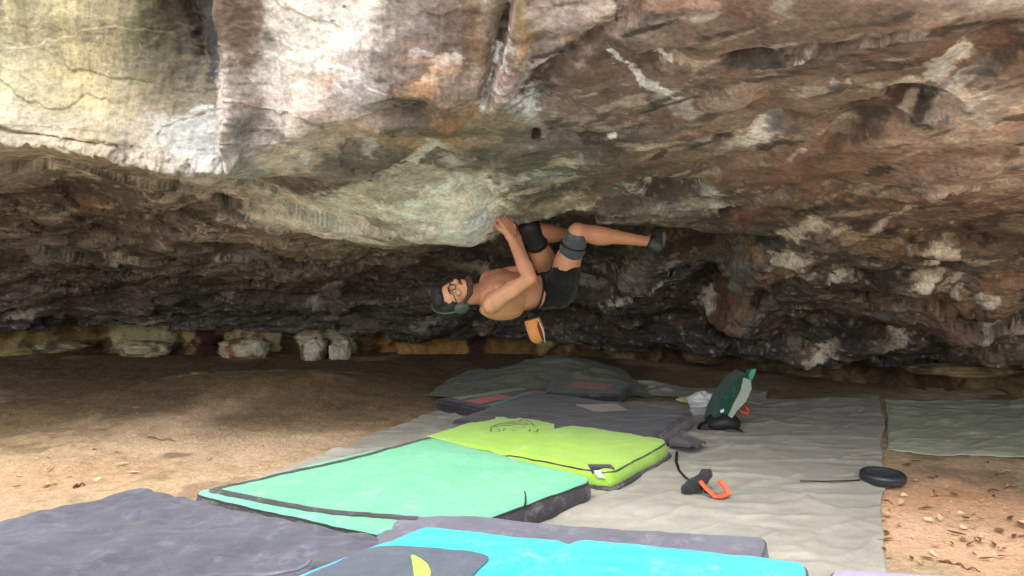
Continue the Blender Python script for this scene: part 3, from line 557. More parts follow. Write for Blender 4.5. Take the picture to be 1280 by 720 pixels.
#@@OBJ
# ------------------------------------------------------------------ cloth and foam materials
def cloth_material(name, c, c2=None, chalk=0.25, weave=260, rough=.9, sheen=.15, dust='b8b0a4', crease=1.0):
    m, n, l, b = nodes(name)
    tc = add(n, 'ShaderNodeTexCoord')
    n1 = add(n, 'ShaderNodeTexNoise', Scale=3.2, Detail=8, Roughness=.65, Distortion=.5); l.new(tc.outputs['Object'], n1.inputs['Vector'])
    n2 = add(n, 'ShaderNodeTexNoise', Scale=weave, Detail=3, Roughness=.7); l.new(tc.outputs['Object'], n2.inputs['Vector'])
    n3 = add(n, 'ShaderNodeTexNoise', Scale=11, Detail=9, Roughness=.75, Distortion=.2); l.new(tc.outputs['Object'], n3.inputs['Vector'])
    mx = add(n, 'ShaderNodeMix', data_type='RGBA'); mx.inputs['A'].default_value = (*lin(c), 1); mx.inputs['B'].default_value = (*lin(c2 or c), 1)
    r0 = add(n, 'ShaderNodeMapRange', **{'From Min': .35, 'From Max': .65}); l.new(n1.outputs[0], r0.inputs[0]); l.new(r0.outputs[0], mx.inputs['Factor'])
    r1 = add(n, 'ShaderNodeMapRange', **{'From Min': .53, 'From Max': .72, 'To Min': 0, 'To Max': chalk}); l.new(n3.outputs[0], r1.inputs[0])
    m2 = add(n, 'ShaderNodeMix', data_type='RGBA'); l.new(r1.outputs[0], m2.inputs['Factor']); l.new(mx.outputs['Result'], m2.inputs['A']); m2.inputs['B'].default_value = (*lin(dust), 1)
    r2 = add(n, 'ShaderNodeMapRange', **{'From Min': .25, 'From Max': .75, 'To Min': .82, 'To Max': 1.16}); l.new(n2.outputs[0], r2.inputs[0])
    vm = add(n, 'ShaderNodeVectorMath', operation='SCALE'); l.new(m2.outputs['Result'], vm.inputs[0]); l.new(r2.outputs[0], vm.inputs['Scale']); l.new(vm.outputs[0], b.inputs['Base Color'])
    b.inputs['Roughness'].default_value = rough; b.inputs['Sheen Weight'].default_value = sheen; b.inputs['Specular IOR Level'].default_value = .25
    a = add(n, 'ShaderNodeMath', operation='MULTIPLY_ADD'); l.new(n3.outputs[0], a.inputs[0]); a.inputs[1].default_value = 4; l.new(n2.outputs[0], a.inputs[2])
    bp = add(n, 'ShaderNodeBump', Strength=.45, Distance=.004); l.new(a.outputs[0], bp.inputs['Height'])
    mp = add(n, 'ShaderNodeMapping', Rotation=(0, 0, .35), Scale=(1.0, 2.6, 1.0)); l.new(tc.outputs['Object'], mp.inputs[0])
    n5 = add(n, 'ShaderNodeTexNoise', Scale=3.4, Detail=7, Roughness=.55, Distortion=.7); n5.noise_type = 'RIDGED_MULTIFRACTAL'; l.new(mp.outputs[0], n5.inputs['Vector'])
    b2 = add(n, 'ShaderNodeBump', Strength=min(1, .35 * crease), Distance=.02 * crease); l.new(n5.outputs[0], b2.inputs['Height']); l.new(bp.outputs[0], b2.inputs['Normal']); l.new(b2.outputs[0], b.inputs['Normal'])
    return m
def plain_material(name, c, rough=.5, metal=0, var=.15, scale=30, spec=.5):
    m, n, l, b = nodes(name); tc = add(n, 'ShaderNodeTexCoord')
    n1 = add(n, 'ShaderNodeTexNoise', Scale=scale, Detail=6, Roughness=.65); l.new(tc.outputs['Object'], n1.inputs['Vector'])
    r = add(n, 'ShaderNodeMapRange', **{'From Min': .3, 'From Max': .7, 'To Min': 1 - var, 'To Max': 1 + var}); l.new(n1.outputs[0], r.inputs[0])
    vm = add(n, 'ShaderNodeVectorMath', operation='SCALE'); vm.inputs[0].default_value = lin(c); l.new(r.outputs[0], vm.inputs['Scale']); l.new(vm.outputs[0], b.inputs['Base Color'])
    b.inputs['Roughness'].default_value = rough; b.inputs['Metallic'].default_value = metal; b.inputs['Specular IOR Level'].default_value = spec
    bp = add(n, 'ShaderNodeBump', Strength=.2, Distance=.003); l.new(n1.outputs[0], bp.inputs['Height']); l.new(bp.outputs[0], b.inputs['Normal'])
    return m
BLACK = cloth_material('black_nylon', '2c2b30', '35343a', .35)
MINT = cloth_material('mint_nylon', '58a47c', '64b088', .42, dust='a8c8b0', crease=.5)
LIME = cloth_material('lime_nylon', '86b03e', '92ba48', .2, dust='c8d494')
CYAN = cloth_material('cyan_nylon', '1e9cc6', '30aad0', .35, dust='a8d4e0')
CHAR = cloth_material('charcoal_canvas', '3e3f48', '4c4d58', .4, dust='8c8c9c', crease=2.0)
SLATE = cloth_material('slate_canvas', '50505c', '5e5e6a', .5, dust='96949f', crease=1.3)
DARK = cloth_material('dark_canvas', '201e20', '2a282c', .18, dust='5c5450')
FELT = cloth_material('grey_carpet', '3e4750', '49525c', .3, weave=420, dust='7c848c')
TARP = cloth_material('dusty_tarp', '84837a', '96948a', .55, weave=200, dust='aa9c80', sheen=.05, crease=1.4)
TARPG = cloth_material('green_grey_tarp', '8f957f', 'a0a68e', .5, weave=200, dust='b4a888', sheen=.05, crease=1.4)
LILAC = cloth_material('lilac_canvas', '8c84a8', '968eb0', .2)

def ground_z(x, y):
    return float(gh(np.array([x]), np.array([y]))[0])
def quadmap(C, s, t):
    """C = far-left, far-right, near-right, near-left (x, y) corners; s to the right, t towards the camera"""
    C = [np.array(c[:2], float) for c in C]
    return (C[0] * ((1 - s) * (1 - t))[..., None] + C[1] * (s * (1 - t))[..., None] + C[2] * (s * t)[..., None] + C[3] * ((1 - s) * t)[..., None])
def pad_top(C, z, wr, seed, sag=None, n=110, m=90, bow=0.0):
    """height field of a pad's top cover: returns points (n, m, 3) with rounded shoulders"""
    e = 0.5 - 0.5 * np.cos(np.pi * np.linspace(0, 1, n)); e = .45 * e + .55 * np.linspace(0, 1, n)
    f = 0.5 - 0.5 * np.cos(np.pi * np.linspace(0, 1, m)); f = .45 * f + .55 * np.linspace(0, 1, m)
    s, t = np.meshgrid(e, f, indexing='ij')
    XY = quadmap(C, s, t); L = np.linalg.norm(np.array(C[1][:2]) - np.array(C[0][:2])); W = np.linalg.norm(np.array(C[3][:2]) - np.array(C[0][:2]))
    ds = np.minimum(s, 1 - s) * L; dt = np.minimum(t, 1 - t) * W; d = np.minimum(ds, dt)
    Q = np.stack([XY[..., 0], XY[..., 1], 0 * s + seed], -1)
    zz = z - 0.018 * np.exp(-d / 0.012) + wr * (fbm(Q * 3.2, 4, seed + 1) + .5 * ridged(Q * np.array([5, 9, 1.0]), 3, seed + 5) - .25)
    zz = zz + 0.0022 * fbm(Q * 22, 3, seed + 9)
    ctr = quadmap(C, np.array([.5]), np.array([.5]))[0]
    edge = 0.010 * fbm(Q * 5, 3, seed + 13) * np.exp(-d / .05)
    out = XY - ctr; out = out / (np.linalg.norm(out, axis=-1, keepdims=True) + 1e-6)
    XY = XY + out * edge[..., None]
    # corners of a stuffed cover are a little round
    cr = np.exp(-(ds + dt) / 0.035); XY = XY - out * (cr * 0.03)[..., None]
    if sag is not None: zz = zz + sag(XY[..., 0], XY[..., 1], s, t)
    return np.concatenate([XY, zz[..., None]], -1), s, t
def ring(Pt):
    return np.concatenate([Pt[:, 0], Pt[-1, 1:], Pt[-2::-1, -1], Pt[0, -2:0:-1]])
def pad(name, C, z, th, top, side, label, group=None, cat='crash pad', wr=.006, seed=1, sag=None, hinge=None, piping=True, side_name='side_panel', bulge=.012):
    ctr = quadmap(C, np.array([.5]), np.array([.5]))[0]
    root = tag(empty(name, (ctr[0], ctr[1], z - th)), label, cat, group)
    Pt, s, t = pad_top(C, z, wr, seed, sag)
    if hinge is not None:
        Pt[..., 2] -= 0.014 * np.exp(-((s - hinge) / .012) ** 2)
    mesh_np('top_cover', Pt, grid_quads(*Pt.shape[:2]), top, root)
    rg = ring(Pt); k = 9; zz = np.linspace(0, 1, k)
    out = rg[:, :2] - ctr; out = out / np.linalg.norm(out, axis=-1, keepdims=True)
    V = np.zeros((len(rg) + 1, k, 3)); rg2 = np.vstack([rg, rg[:1]]); out2 = np.vstack([out, out[:1]])
    for j, q in enumerate(zz):
        bl = bulge * math.sin(math.pi * q) + .002
        V[:, j, :2] = rg2[:, :2] + out2 * bl; V[:, j, 2] = rg2[:, 2] * (1 - q) + (z - th) * q - .001
    V[..., :2] += (0.004 * fbm(V * 14, 2, seed + 31))[..., None] * out2[:, None, :] * 1.0
    V[-1] = V[0]
    mesh_np(side_name, V, grid_quads(len(rg) + 1, k), side, root)
    if piping:
        tube('piping', [Vector(p) for p in rg2[::2]] , .0045, BLACK if side is not BLACK else DARK, root, seg=6, closed=True)
    return root
def tube(name, pts, r, mat, parent=None, seg=8, closed=False, flat=1.0, caps=True):
    pts = [Vector(p) for p in pts]; n = len(pts); V = []; Fc = []
    up = Vector((0, 0, 1)); prev = None
    rr = r if hasattr(r, '__len__') else [r] * n
    for i, p in enumerate(pts):
        a = pts[(i - 1) % n] if closed or i > 0 else p; b = pts[(i + 1) % n] if closed or i < n - 1 else p
        tan = (b - a); tan = tan.normalized() if tan.length > 1e-9 else Vector((1, 0, 0))
        x = (prev - tan * prev.dot(tan)) if prev is not None else (up.cross(tan) if abs(tan.z) < .95 else Vector((1, 0, 0)).cross(tan))
        x.normalize(); prev = x; y = tan.cross(x)
        for k in range(seg):
            th = 2 * math.pi * k / seg; V.append(p + x * (math.cos(th) * rr[i]) + y * (math.sin(th) * rr[i] * flat))
    m = n if closed else n - 1
    for i in range(m):
        for k in range(seg):
            a = i * seg + k; b = i * seg + (k + 1) % seg; c = ((i + 1) % n) * seg + (k + 1) % seg; d = ((i + 1) % n) * seg + k
            Fc.append((a, b, c, d))
    me = bpy.data.meshes.new(name)
    off = Vector(parent.location) if parent is not None else Vector((0, 0, 0))
    if parent is not None and parent.parent is not None: off = off + Vector(parent.parent.location)
    fs = [list(f) for f in Fc]
    if caps and not closed: fs += [list(range(seg))[::-1], [(n - 1) * seg + k for k in range(seg)]]
    me.from_pydata([v - off for v in V], [], fs); me.polygons.foreach_set('use_smooth', [True] * len(me.polygons)); me.materials.append(mat)
    return link(bpy.data.objects.new(name, me), parent)
def solid(name, poly, h, mat, parent=None, smooth=False, bevel=0.0):
    """closed prism: poly is a list of 3D points (one face), h the offset vector"""
    me = bpy.data.meshes.new(name); bm = bmesh.new(); h = Vector(h)
    off = Vector(parent.location) if parent is not None else Vector((0, 0, 0))
    if parent is not None and parent.parent is not None: off = off + Vector(parent.parent.location)
    a = [bm.verts.new(Vector(p) - off) for p in poly]; b = [bm.verts.new(Vector(p) - off + h) for p in poly]; n = len(poly)
    bm.faces.new(a[::-1]); bm.faces.new(b)
    for i in range(n): bm.faces.new((a[i], a[(i + 1) % n], b[(i + 1) % n], b[i]))
    bmesh.ops.recalc_face_normals(bm, faces=bm.faces)
    if bevel: bmesh.ops.bevel(bm, geom=bm.edges[:] , offset=bevel, segments=2, affect='EDGES', profile=.5)
    bm.to_mesh(me); bm.free(); me.materials.append(mat)
    if smooth: me.polygons.foreach_set('use_smooth', [True] * len(me.polygons))
    return link(bpy.data.objects.new(name, me), parent)
def strip_on(name, pts, wdt, zf, mat, parent, lift=.004, closed=False, seed=0, th=.0015, step=.02):
    """a band (printed line, tape, webbing) lying on a surface whose height is zf(x, y)"""
    P = [Vector((p[0], p[1], 0)) for p in pts]; Q = []
    for a, b in zip(P[:-1], P[1:]):
        k = max(2, int((b - a).length / step)); Q += [a.lerp(b, i / k) for i in range(k)]
    Q.append(P[-1]); V = []
    for i, p in enumerate(Q):
        t = (Q[min(i + 1, len(Q) - 1)] - Q[max(i - 1, 0)]).normalized(); nrm = Vector((-t.y, t.x, 0))
        ww = wdt(i / (len(Q) - 1)) if callable(wdt) else wdt
        for sgn in (-1, -.33, .33, 1):
            q = p + nrm * (ww / 2 * sgn); V.append((q.x, q.y, zf(q.x, q.y) + lift))
    return mesh_np(name, np.array(V), grid_quads(len(Q), 4), mat, parent)
def xy(p): return (p.x, p.y)
def height_fn(ob_root, part='top_cover'):
    from mathutils.bvhtree import BVHTree
    o = [c for c in ob_root.children if c.name.startswith(part)][0]; me = o.data
    off = Vector(ob_root.location)
    bvh = BVHTree.FromPolygons([v.co + off for v in me.vertices], [tuple(p.vertices) for p in me.polygons])
    def f(x, y):
        h = bvh.ray_cast(Vector((x, y, 3)), Vector((0, 0, -1)))
        if h[0] is None: h = bvh.find_nearest(Vector((x, y, float(ob_root.location.z) + .1)))
        return h[0].z
    return f

# ------------------------------------------------------------------ tarps on the floor
def tarp(name, C, label, mat, seed, wr=.010, n=320, m=220, lift=.010, hump=None, group=None, slope=None):
    s, t = np.meshgrid(np.linspace(0, 1, n), np.linspace(0, 1, m), indexing='ij')
    XY = quadmap(C, s, t); Q = np.stack([XY[..., 0], XY[..., 1], 0 * s + seed], -1)
    Q = Q + .06 * fbm(Q * 2, 3, seed)[..., None]
    d = np.minimum(np.minimum(s, 1 - s), np.minimum(t, 1 - t))
    fold = np.clip(ridged(Q * np.array([1.3, 4.0, 1]), 3, seed + 2) - .35, 0, 1) * 2.6 + np.clip(ridged((Q @ np.array([[.8, -.6, 0], [.6, .8, 0], [0, 0, 1]])) * np.array([2.2, 6, 1]), 3, seed + 6) - .45, 0, 1) * 2.0
    zz = gh(XY[..., 0], XY[..., 1]) * (1 if hump is None else 1) + lift + wr * (fold + .5 * fbm(Q * 9, 4, seed + 10, .6))
    zz = np.maximum(zz, gh(XY[..., 0], XY[..., 1]) + .007)
    if hump is not None: zz = zz + hump(XY[..., 0], XY[..., 1])
    zz = zz - .004 * np.exp(-d * 60)
    XY = XY + .055 * np.stack([fbm(Q * 1.6, 4, seed + 20), fbm(Q * 2.2 + 9, 3, seed + 21)], -1) * np.exp(-d * 12)[..., None]
    V = np.concatenate([XY, zz[..., None]], -1)
    o = mesh_np(name, V, grid_quads(n, m), mat)
    sm = o.modifiers.new('thickness', 'SOLIDIFY'); sm.thickness = .002; sm.offset = 1
    return tag(o, label, 'tarp', group)
tarp('floor_tarp', [xy(G(566, 508)), xy(G(1104, 499)), xy(G(1104, 780)), (-1.75, 2.35)], 'large dusty grey tarp spread on the earth under the crash pads', TARP, 301)
tarp('floor_tarp', [xy(G(1107, 502)), xy(G(1420, 500)), xy(G(1420, 592)), xy(G(1109, 562))], 'pale green-grey tarp at the right edge, beyond the bare earth', TARPG, 331, n=160, m=90)
def hump(x, y):
    c = G(700, 470); return .19 * np.exp(-(((x - c.x) / .55) ** 2 + ((y - 5.75) / .42) ** 2)) + .04 * np.exp(-(((x + .35) / .5) ** 2 + ((y - 5.5) / .4) ** 2))
tarp('draped_tarp', [(-.35, 6.0), (.8, 6.35), (1.05, 5.2), (-.62, 5.08)], 'dark grey-green tarp heaped over a mound behind the farthest pads', cloth_material('dark_tarp', '5c6054', '686c5e', .3, weave=200, dust='8c8a78', sheen=.05), 351, hump=hump, wr=.016, n=170, m=110)
tarp('rear_tarp', [(.95, 5.75), (1.95, 5.35), (1.75, 4.95), (.95, 5.3)], 'crumpled grey tarp end lying behind the white plastic bag', TARP, 371, wr=.022, n=90, m=50, lift=.02)

# ------------------------------------------------------------------ crash pads, back to front
GP = 'crash pads laid on the cave floor'
zt = .10
PAD_C = {}
def pc(*p, z): return [xy(G(x, y, z)) for x, y in p]
# striped pad
C = pc((640, 481), (700, 490), (630, 516), (540, 498), z=.09)
striped = pad('crash_pad', C, .09, .08, DARK, DARK, 'thin black crash pad with red, green and teal stripes, left of the far pads', GP, seed=401, wr=.004)
hf = height_fn(striped)
RED = cloth_material('faded_red', 'b03c40', 'b84448', .2); TEAL = cloth_material('teal_print', '2c7c64', '34846c', .2); OLIVE = cloth_material('olive_print', '6c8458', '748c60', .2)
def band(name, a, b, wdt, mat, par, hf, z): 
    return strip_on(name, [xy(G(*a, z)), xy(G(*b, z))], wdt, hf, mat, par)
band('stripe', (570, 499), (654, 486), .09, OLIVE, striped, hf, .09); band('stripe', (590, 504), (632, 495), .15, RED, striped, hf, .09)
band('stripe', (612, 508), (664, 490), .05, TEAL, striped, hf, .09); band('stripe', (662, 495), (676, 490), .10, RED, striped, hf, .09)
C = pc((690, 470), (790, 478), (770, 492), (680, 490), z=.12)
redpad = pad('crash_pad', C, .12, .09, cloth_material('dark_green_canvas', '2c3830', '343f36', .2), DARK, 'dark green crash pad with a faded red panel, at the very back', GP, seed=421, wr=.006)
hf = height_fn(redpad)
strip_on('red_panel', [xy(G(712, 480, .12)), xy(G(762, 484, .12))], .24, hf, cloth_material('dim_red', '8c3834', '943c38', .2), redpad)
C = pc((668, 489), (868, 512), (812, 549), (560, 525), z=.115)
big = pad('crash_pad', C, .115, .105, DARK, cloth_material('grey_side', '4a4446', '5a5254', .6, dust='8c8280'), 'broad black crash pad with a pale rectangular patch, behind the lime green pad', GP, seed=441, wr=.006)
hf = height_fn(big)
c0, c1, c2, c3 = [G(*p, .115) for p in ((718, 506), (770, 505), (786, 513), (742, 515))]
st = np.linspace(0, 1, 14); s_, t_ = np.meshgrid(st, st, indexing='ij'); XYp = quadmap([xy(c0), xy(c1), xy(c2), xy(c3)], s_, t_)
Vp = np.array([[x, y, hf(x, y) + .003] for x, y in XYp.reshape(-1, 2)]); mesh_np('patch', Vp, grid_quads(14, 14), cloth_material('tan_patch', '7c7660', '868068', .3), big)

# lime pad
C = [G(618, 516, .11), G(836, 548, .11), G(764, 588, .11), None]
C = [xy(c) for c in C[:3]]; C.append((C[0][0] + C[2][0] - C[1][0], C[0][1] + C[2][1] - C[1][1]))
def lime_sag(x, y, s, t): return .02 * np.sin(np.pi * s) * np.sin(np.pi * np.clip(t * 1.1, 0, 1)) - .012 * np.exp(-((s - .46) / .03) ** 2)
lime = pad('crash_pad', C, .11, .10, LIME, LIME, 'lime green crash pad with a small dark mountain emblem, under the climber', GP, seed=461, wr=.006, sag=lime_sag, side_name='side_panel')
hf = height_fn(lime); INK = cloth_material('faded_ink', '4c6420', '546c28', .1)
def im(u, v):   # emblem coordinates (photograph of the emblem, 0..1280 x 0..711) on the pad
    p = G(600 + u * 90 / 1280, 510 + v * 50 / 711, .12); return (p.x, p.y)
for k, (pts, wd) in enumerate([([(170, 360), (250, 330), (340, 290), (450, 280), (560, 262), (680, 255), (750, 215), (830, 225), (900, 265), (945, 320), (960, 360)], .010),
                 ([(250, 350), (440, 330), (640, 318), (860, 318)], .009), ([(450, 300), (560, 285), (640, 300), (760, 265), (860, 310)], .008),
                 ([(200, 370), (190, 430)], .010), ([(270, 380), (350, 395), (340, 430), (270, 430)], .006), ([(450, 375), (410, 420)], .009), ([(520, 395), (610, 370), (700, 390)], .006),
                 ([(570, 430), (610, 415)], .008), ([(640, 430), (690, 430)], .008), ([(770, 370), (800, 385)], .012), ([(880, 415), (885, 450)], .010), ([(960, 375), (1005, 375)], .008), ([(1030, 405), (1010, 440), (950, 440)], .008)]):
    strip_on('emblem_stroke', [im(*p) for p in pts], wd, hf, INK, lime, lift=.003, step=.012)
tube('bottom_edge', [Vector((*C[1], .018)), Vector(((C[1][0] + C[2][0]) / 2 + .012, (C[1][1] + C[2][1]) / 2, .016)), Vector((*C[2], .018)), Vector((C[2][0] - .3, C[2][1] + .22, .018))], .017, BLACK, lime, flat=1)

# mint pad, lying against the lime one
C = pc((540, 544), (742, 597), (522, 676), (238, 613), z=.115)
mint = pad('crash_pad', C, .115, .105, MINT, BLACK, 'mint green crash pad with a black printed line along two edges, in the middle', GP, seed=481, wr=.005, sag=lambda x, y, s, t: .012 * np.sin(np.pi * s) * np.sin(np.pi * t))
hf = height_fn(mint)
strip_on('printed_line', [xy(G(*p, .12)) for p in ((538, 546), (430, 575), (340, 594), (262, 612))], .028, hf, BLACK, mint)
strip_on('printed_line', [xy(G(*p, .12)) for p in ((264, 612), (330, 626), (420, 641), (522, 649))], .034, hf, BLACK, mint, lift=.0055)
tube('strap', [G(655, 634, .10), G(657, 628, .12), G(657, 620, .13), G(656, 614, .145)], .006, BLACK, mint, flat=.5)
solid('corner_flap', [G(738, 584, .11), G(768, 584, .11), G(770, 604, .03), G(744, 606, .03)], (-.01, .05, 0), BLACK, mint, bevel=.004)
tg = solid('brand_tag', [G(742, 588, .105), G(750, 588, .10), G(757, 598, .07), G(747, 597, .07)], (0, -.003, 0), cloth_material('white_tag', 'c8d0c8', 'd0d8d0', .1), mint)
tg.name = 'fabric_tag'

# charcoal pad bottom left, soft
C = [xy(G(176, 602, .13)), xy(G(560, 668, .13)), (.02, 1.45), (-2.9, 1.45)]
C[0] = xy(G(176, 604, .13)); C = [xy(G(-60, 640, .13)), xy(G(176, 603, .13)), (-.2, 1.9), (-1.9, 1.2)]
far_l = xy(G(-160, 650, .13)); apex = xy(G(176, 603, .13)); right = xy(G(520, 662, .13))
C = [apex, right, (.25 - .35, 1.35), (-2.1, 1.7)]
charcoal = pad('crash_pad', [xy(G(176, 603, .13)), xy(G(480, 670, .13)), (-.15, 1.5), (-2.35, 1.95)], .13, .12, CHAR, CHAR, 'big wrinkled charcoal crash pad filling the lower left corner', GP, seed=501, wr=.030)
hf = height_fn(charcoal)
tube('strap', [G(388, 700, .15), G(384, 706, .155), G(372, 712, .15), G(350, 716, .15), G(325, 720, .148), G(300, 726, .14)], [.006, .008, .007, .008, .007, .006], SLATE, charcoal, flat=.6)

# slate pad behind the cyan one
C = [xy(G(500, 640, .12)), xy(G(962, 668, .12)), xy(G(935, 725, .12)), xy(G(430, 700, .12))]
slate = pad('crash_pad', C, .12, .11, SLATE, SLATE, 'slate grey crash pad, a narrow part seen behind the bright blue pad', GP, seed=521, wr=.007, sag=lambda x, y, s, t: .012 * np.exp(-((s - .23) / .12) ** 2))
# cyan pad on top
A0 = G(590, 652, .2); B0 = G(1012, 702, .2); A1 = Vector((-.72, 1.92, 0))
ax = Vector((B0.x - A0.x, B0.y - A0.y, 0))
C = [xy(G(528, 654, .2)), xy(G(1010, 703, .2)), xy(G(985, 800, .2)), (-.80, 1.72)]
cyan = pad('crash_pad', C, .2, .10, CYAN, CYAN, 'bright cyan crash pad with a grey carpet patch, nearest in the foreground', GP, seed=541, wr=.006, sag=lambda x, y, s, t: -.010 * np.exp(-((s - .42) / .02) ** 2) + .008 * sstep(.42, .46, s), hinge=None)
hf = height_fn(cyan)
cs = [G(472, 681, .2), G(618, 694, .2), G(575, 735, .2), G(350, 735, .2)]
n = 40; s_, t_ = np.meshgrid(np.linspace(-1, 1, n), np.linspace(-1, 1, n), indexing='ij')
rr = np.maximum(np.abs(s_), np.abs(t_)); ln = (np.abs(s_) ** 6 + np.abs(t_) ** 6) ** (1 / 6) + 1e-9; s2, t2 = s_ * rr / ln, t_ * rr / ln
XYp = quadmap([xy(c) for c in cs], (s2 + 1) / 2, (t2 + 1) / 2)
Vp = np.array([[x, y, hf(x, y) + .005] for x, y in XYp.reshape(-1, 2)]); patch = mesh_np('carpet_patch', Vp, grid_quads(n, n), FELT, cyan)
strip_on('emblem', [xy(G(*p, .205)) for p in ((515, 695), (521, 701), (526, 709), (528, 718), (526, 730))], lambda u: .002 + .045 * math.sin(math.pi * min(1, u * .75 + .05)), hf, LIME, cyan, lift=.008, step=.008)
# lilac pad, only its corner in view
C = [xy(G(1040, 706, .12)), xy(G(1150, 716, .12)), (1.15, 1.75), (.80, 1.75)]
pad('crash_pad', [xy(G(1036, 707, .12)), xy(G(1300, 722, .12)), (1.5, 1.6), (.80, 1.65)], .12, .11, LILAC, LILAC, 'lilac crash pad of which only the rounded far edge shows at the bottom', GP, seed=561, wr=.004)
# ------------------------------------------------------------------ small things on the floor
def blob(name, fn, n, m, mat, parent=None):
    """closed surface from fn(u, v) with u round, v from pole to pole"""
    V = np.array([[fn(2 * math.pi * i / n, math.pi * j / m) for j in range(m + 1)] for i in range(n + 1)]); V[-1] = V[0]
    return mesh_np(name, V, grid_quads(n + 1, m + 1), mat, parent)
RUBBER = plain_material('black_rubber', '24282c', .45, var=.25)
ORANGE = plain_material('orange_webbing', 'e8502c', .6); GREEN = cloth_material('bottle_green_canvas', '14382e', '1a4236', .15)
GREYP = cloth_material('pale_mesh_panel', '8c948a', '9aa096', .3, weave=500); BLK = plain_material('matt_black', '17191b', .6)
# the folded green pack, standing and leaning
g0 = G(906, 539)
pk = tag(empty('standing_pack', (g0.x, g0.y, 0)), 'dark green folded pack standing upright on black feet beside the white plastic bag', 'pack')
yb_ = g0.y
def PP(x, y, dy=0): return D(x, y, yb_ + dy)
def slab(name, pts, dy0, dy1, mat, bevel=.006):
    return solid(name, [PP(x, y, dy0) for x, y in pts], (0, dy1 - dy0, 0), mat, pk, bevel=bevel)
slab('main_panel', [(889, 532), (893, 516), (903, 496), (917, 478), (932, 467), (937, 470), (933, 482), (921, 499), (912, 518), (908, 533)], -.02, .16, GREEN)
slab('side_panel', [(909, 524), (917, 506), (926, 490), (930, 472), (939, 476), (940, 486), (933, 502), (921, 514), (914, 526)], -.035, .10, GREYP, .004)
slab('frame_rail', [(902, 528), (914, 508), (926, 486), (940, 462), (946, 461), (944, 468), (932, 492), (920, 513), (909, 530)], .02, .05, plain_material('green_rail', '3c8c70', .5), .004)
slab('frame_rail', [(926, 474), (935, 462), (941, 461), (933, 476)], .09, .13, plain_material('dark_rail', '1c4c3c', .5), .003)
def base_fn(u, v):
    r = .105 * math.sin(v); q = Vector((math.cos(u) * r * 1.0, math.sin(u) * r * .8, .05 - math.cos(v) * -.05))
    return (g0.x - .012 + q.x, g0.y + q.y, max(.012, .055 + .05 * math.cos(v) + .008 * math.sin(3 * u)))
blob('base', base_fn, 28, 12, BLK, pk)
solid('foot', [PP(910, 534, -.05), PP(932, 541, -.08), PP(929, 544, -.08), PP(898, 544, -.06)], (0, .07, .0), BLK, pk, bevel=.004)
solid('foot', [PP(873, 540, -.03), PP(878, 532, -.03), PP(895, 526, -.03), PP(897, 541, -.03)], (0, .07, .0), BLK, pk, bevel=.004)
tube('orange_buckle', [PP(922, 509, .12), PP(927, 516, .12), PP(935, 517, .12), PP(935, 512, .12), PP(930, 507, .12)], .008, ORANGE, pk)
solid('badge', [PP(900, 513, -.024), PP(905, 511, -.024), PP(905, 515, -.024), PP(901, 516, -.024)], (0, .003, 0), plain_material('white_badge', 'c8ccc8', .6), pk)
# crumpled plastic bag
bag_m, n_, l_, b_ = nodes('white_plastic'); b_.inputs['Base Color'].default_value = (*lin('d4d6d2'), 1); b_.inputs['Roughness'].default_value = .35; b_.inputs['Transmission Weight'].default_value = .15
def bag_at(px, py, r, sz, seed, squash=.8):
    c = G(px, py); c.z = ground_z(c.x, c.y) + .015
    def fn(u, v):
        d = Vector((math.cos(u) * math.sin(v), math.sin(u) * math.sin(v), math.cos(v)))
        q = np.array([[d.x * 2.3 + seed, d.y * 2.3, d.z * 2.3]]); k = .95 + .45 * float(cells(q * .8, seed)[0][0]) + .2 * float(vnoise(q * 1.6, seed + 3)[0]); k = k * (1 if d.z < .2 else 1.1)
        return (c.x + d.x * r * k, c.y + d.y * r * .8 * k, max(c.z, c.z + r * squash + d.z * sz * k))
    return fn
o = blob('plastic_bag', bag_at(877, 516, .075, .055, 601, .75), 44, 26, bag_m); tag(o, 'crumpled white plastic bag lying left of the green pack', 'plastic bag')
o = blob('paper_scrap', bag_at(857, 507, .055, .016, 611, .35), 36, 16, plain_material('yellowish_paper', 'b8b47c', .8)); tag(o, 'flat yellowish crumpled wrapper left of the white plastic bag', 'wrapper')
# clear bottle with a red cap
c = G(869, 522); c.z = .035
bt = tag(empty('drink_bottle', (c.x, c.y, 0)), 'small clear bottle with a red cap lying on the tarp by the black pad', 'bottle')
gm, n_, l_, b_ = nodes('clear_plastic'); b_.inputs['Base Color'].default_value = (.75, .78, .78, 1); b_.inputs['Transmission Weight'].default_value = .75; b_.inputs['Roughness'].default_value = .12; b_.inputs['IOR'].default_value = 1.2
dv = Vector((1, .12, 0)).normalized()
prof = [(-.06, .012), (-.045, .014), (-.03, .028), (-.01, .033), (.03, .031), (.04, .033), (.08, .033), (.1, .028), (.102, .006)]
tube('body', [c + dv * a for a, r in prof], [r for a, r in prof], gm, bt, seg=18)
tube('cap', [c + dv * -.088, c + dv * -.084, c + dv * -.062, c + dv * -.060], [.012, .018, .018, .014], plain_material('red_cap', 'b01c24', .4), bt, seg=16)
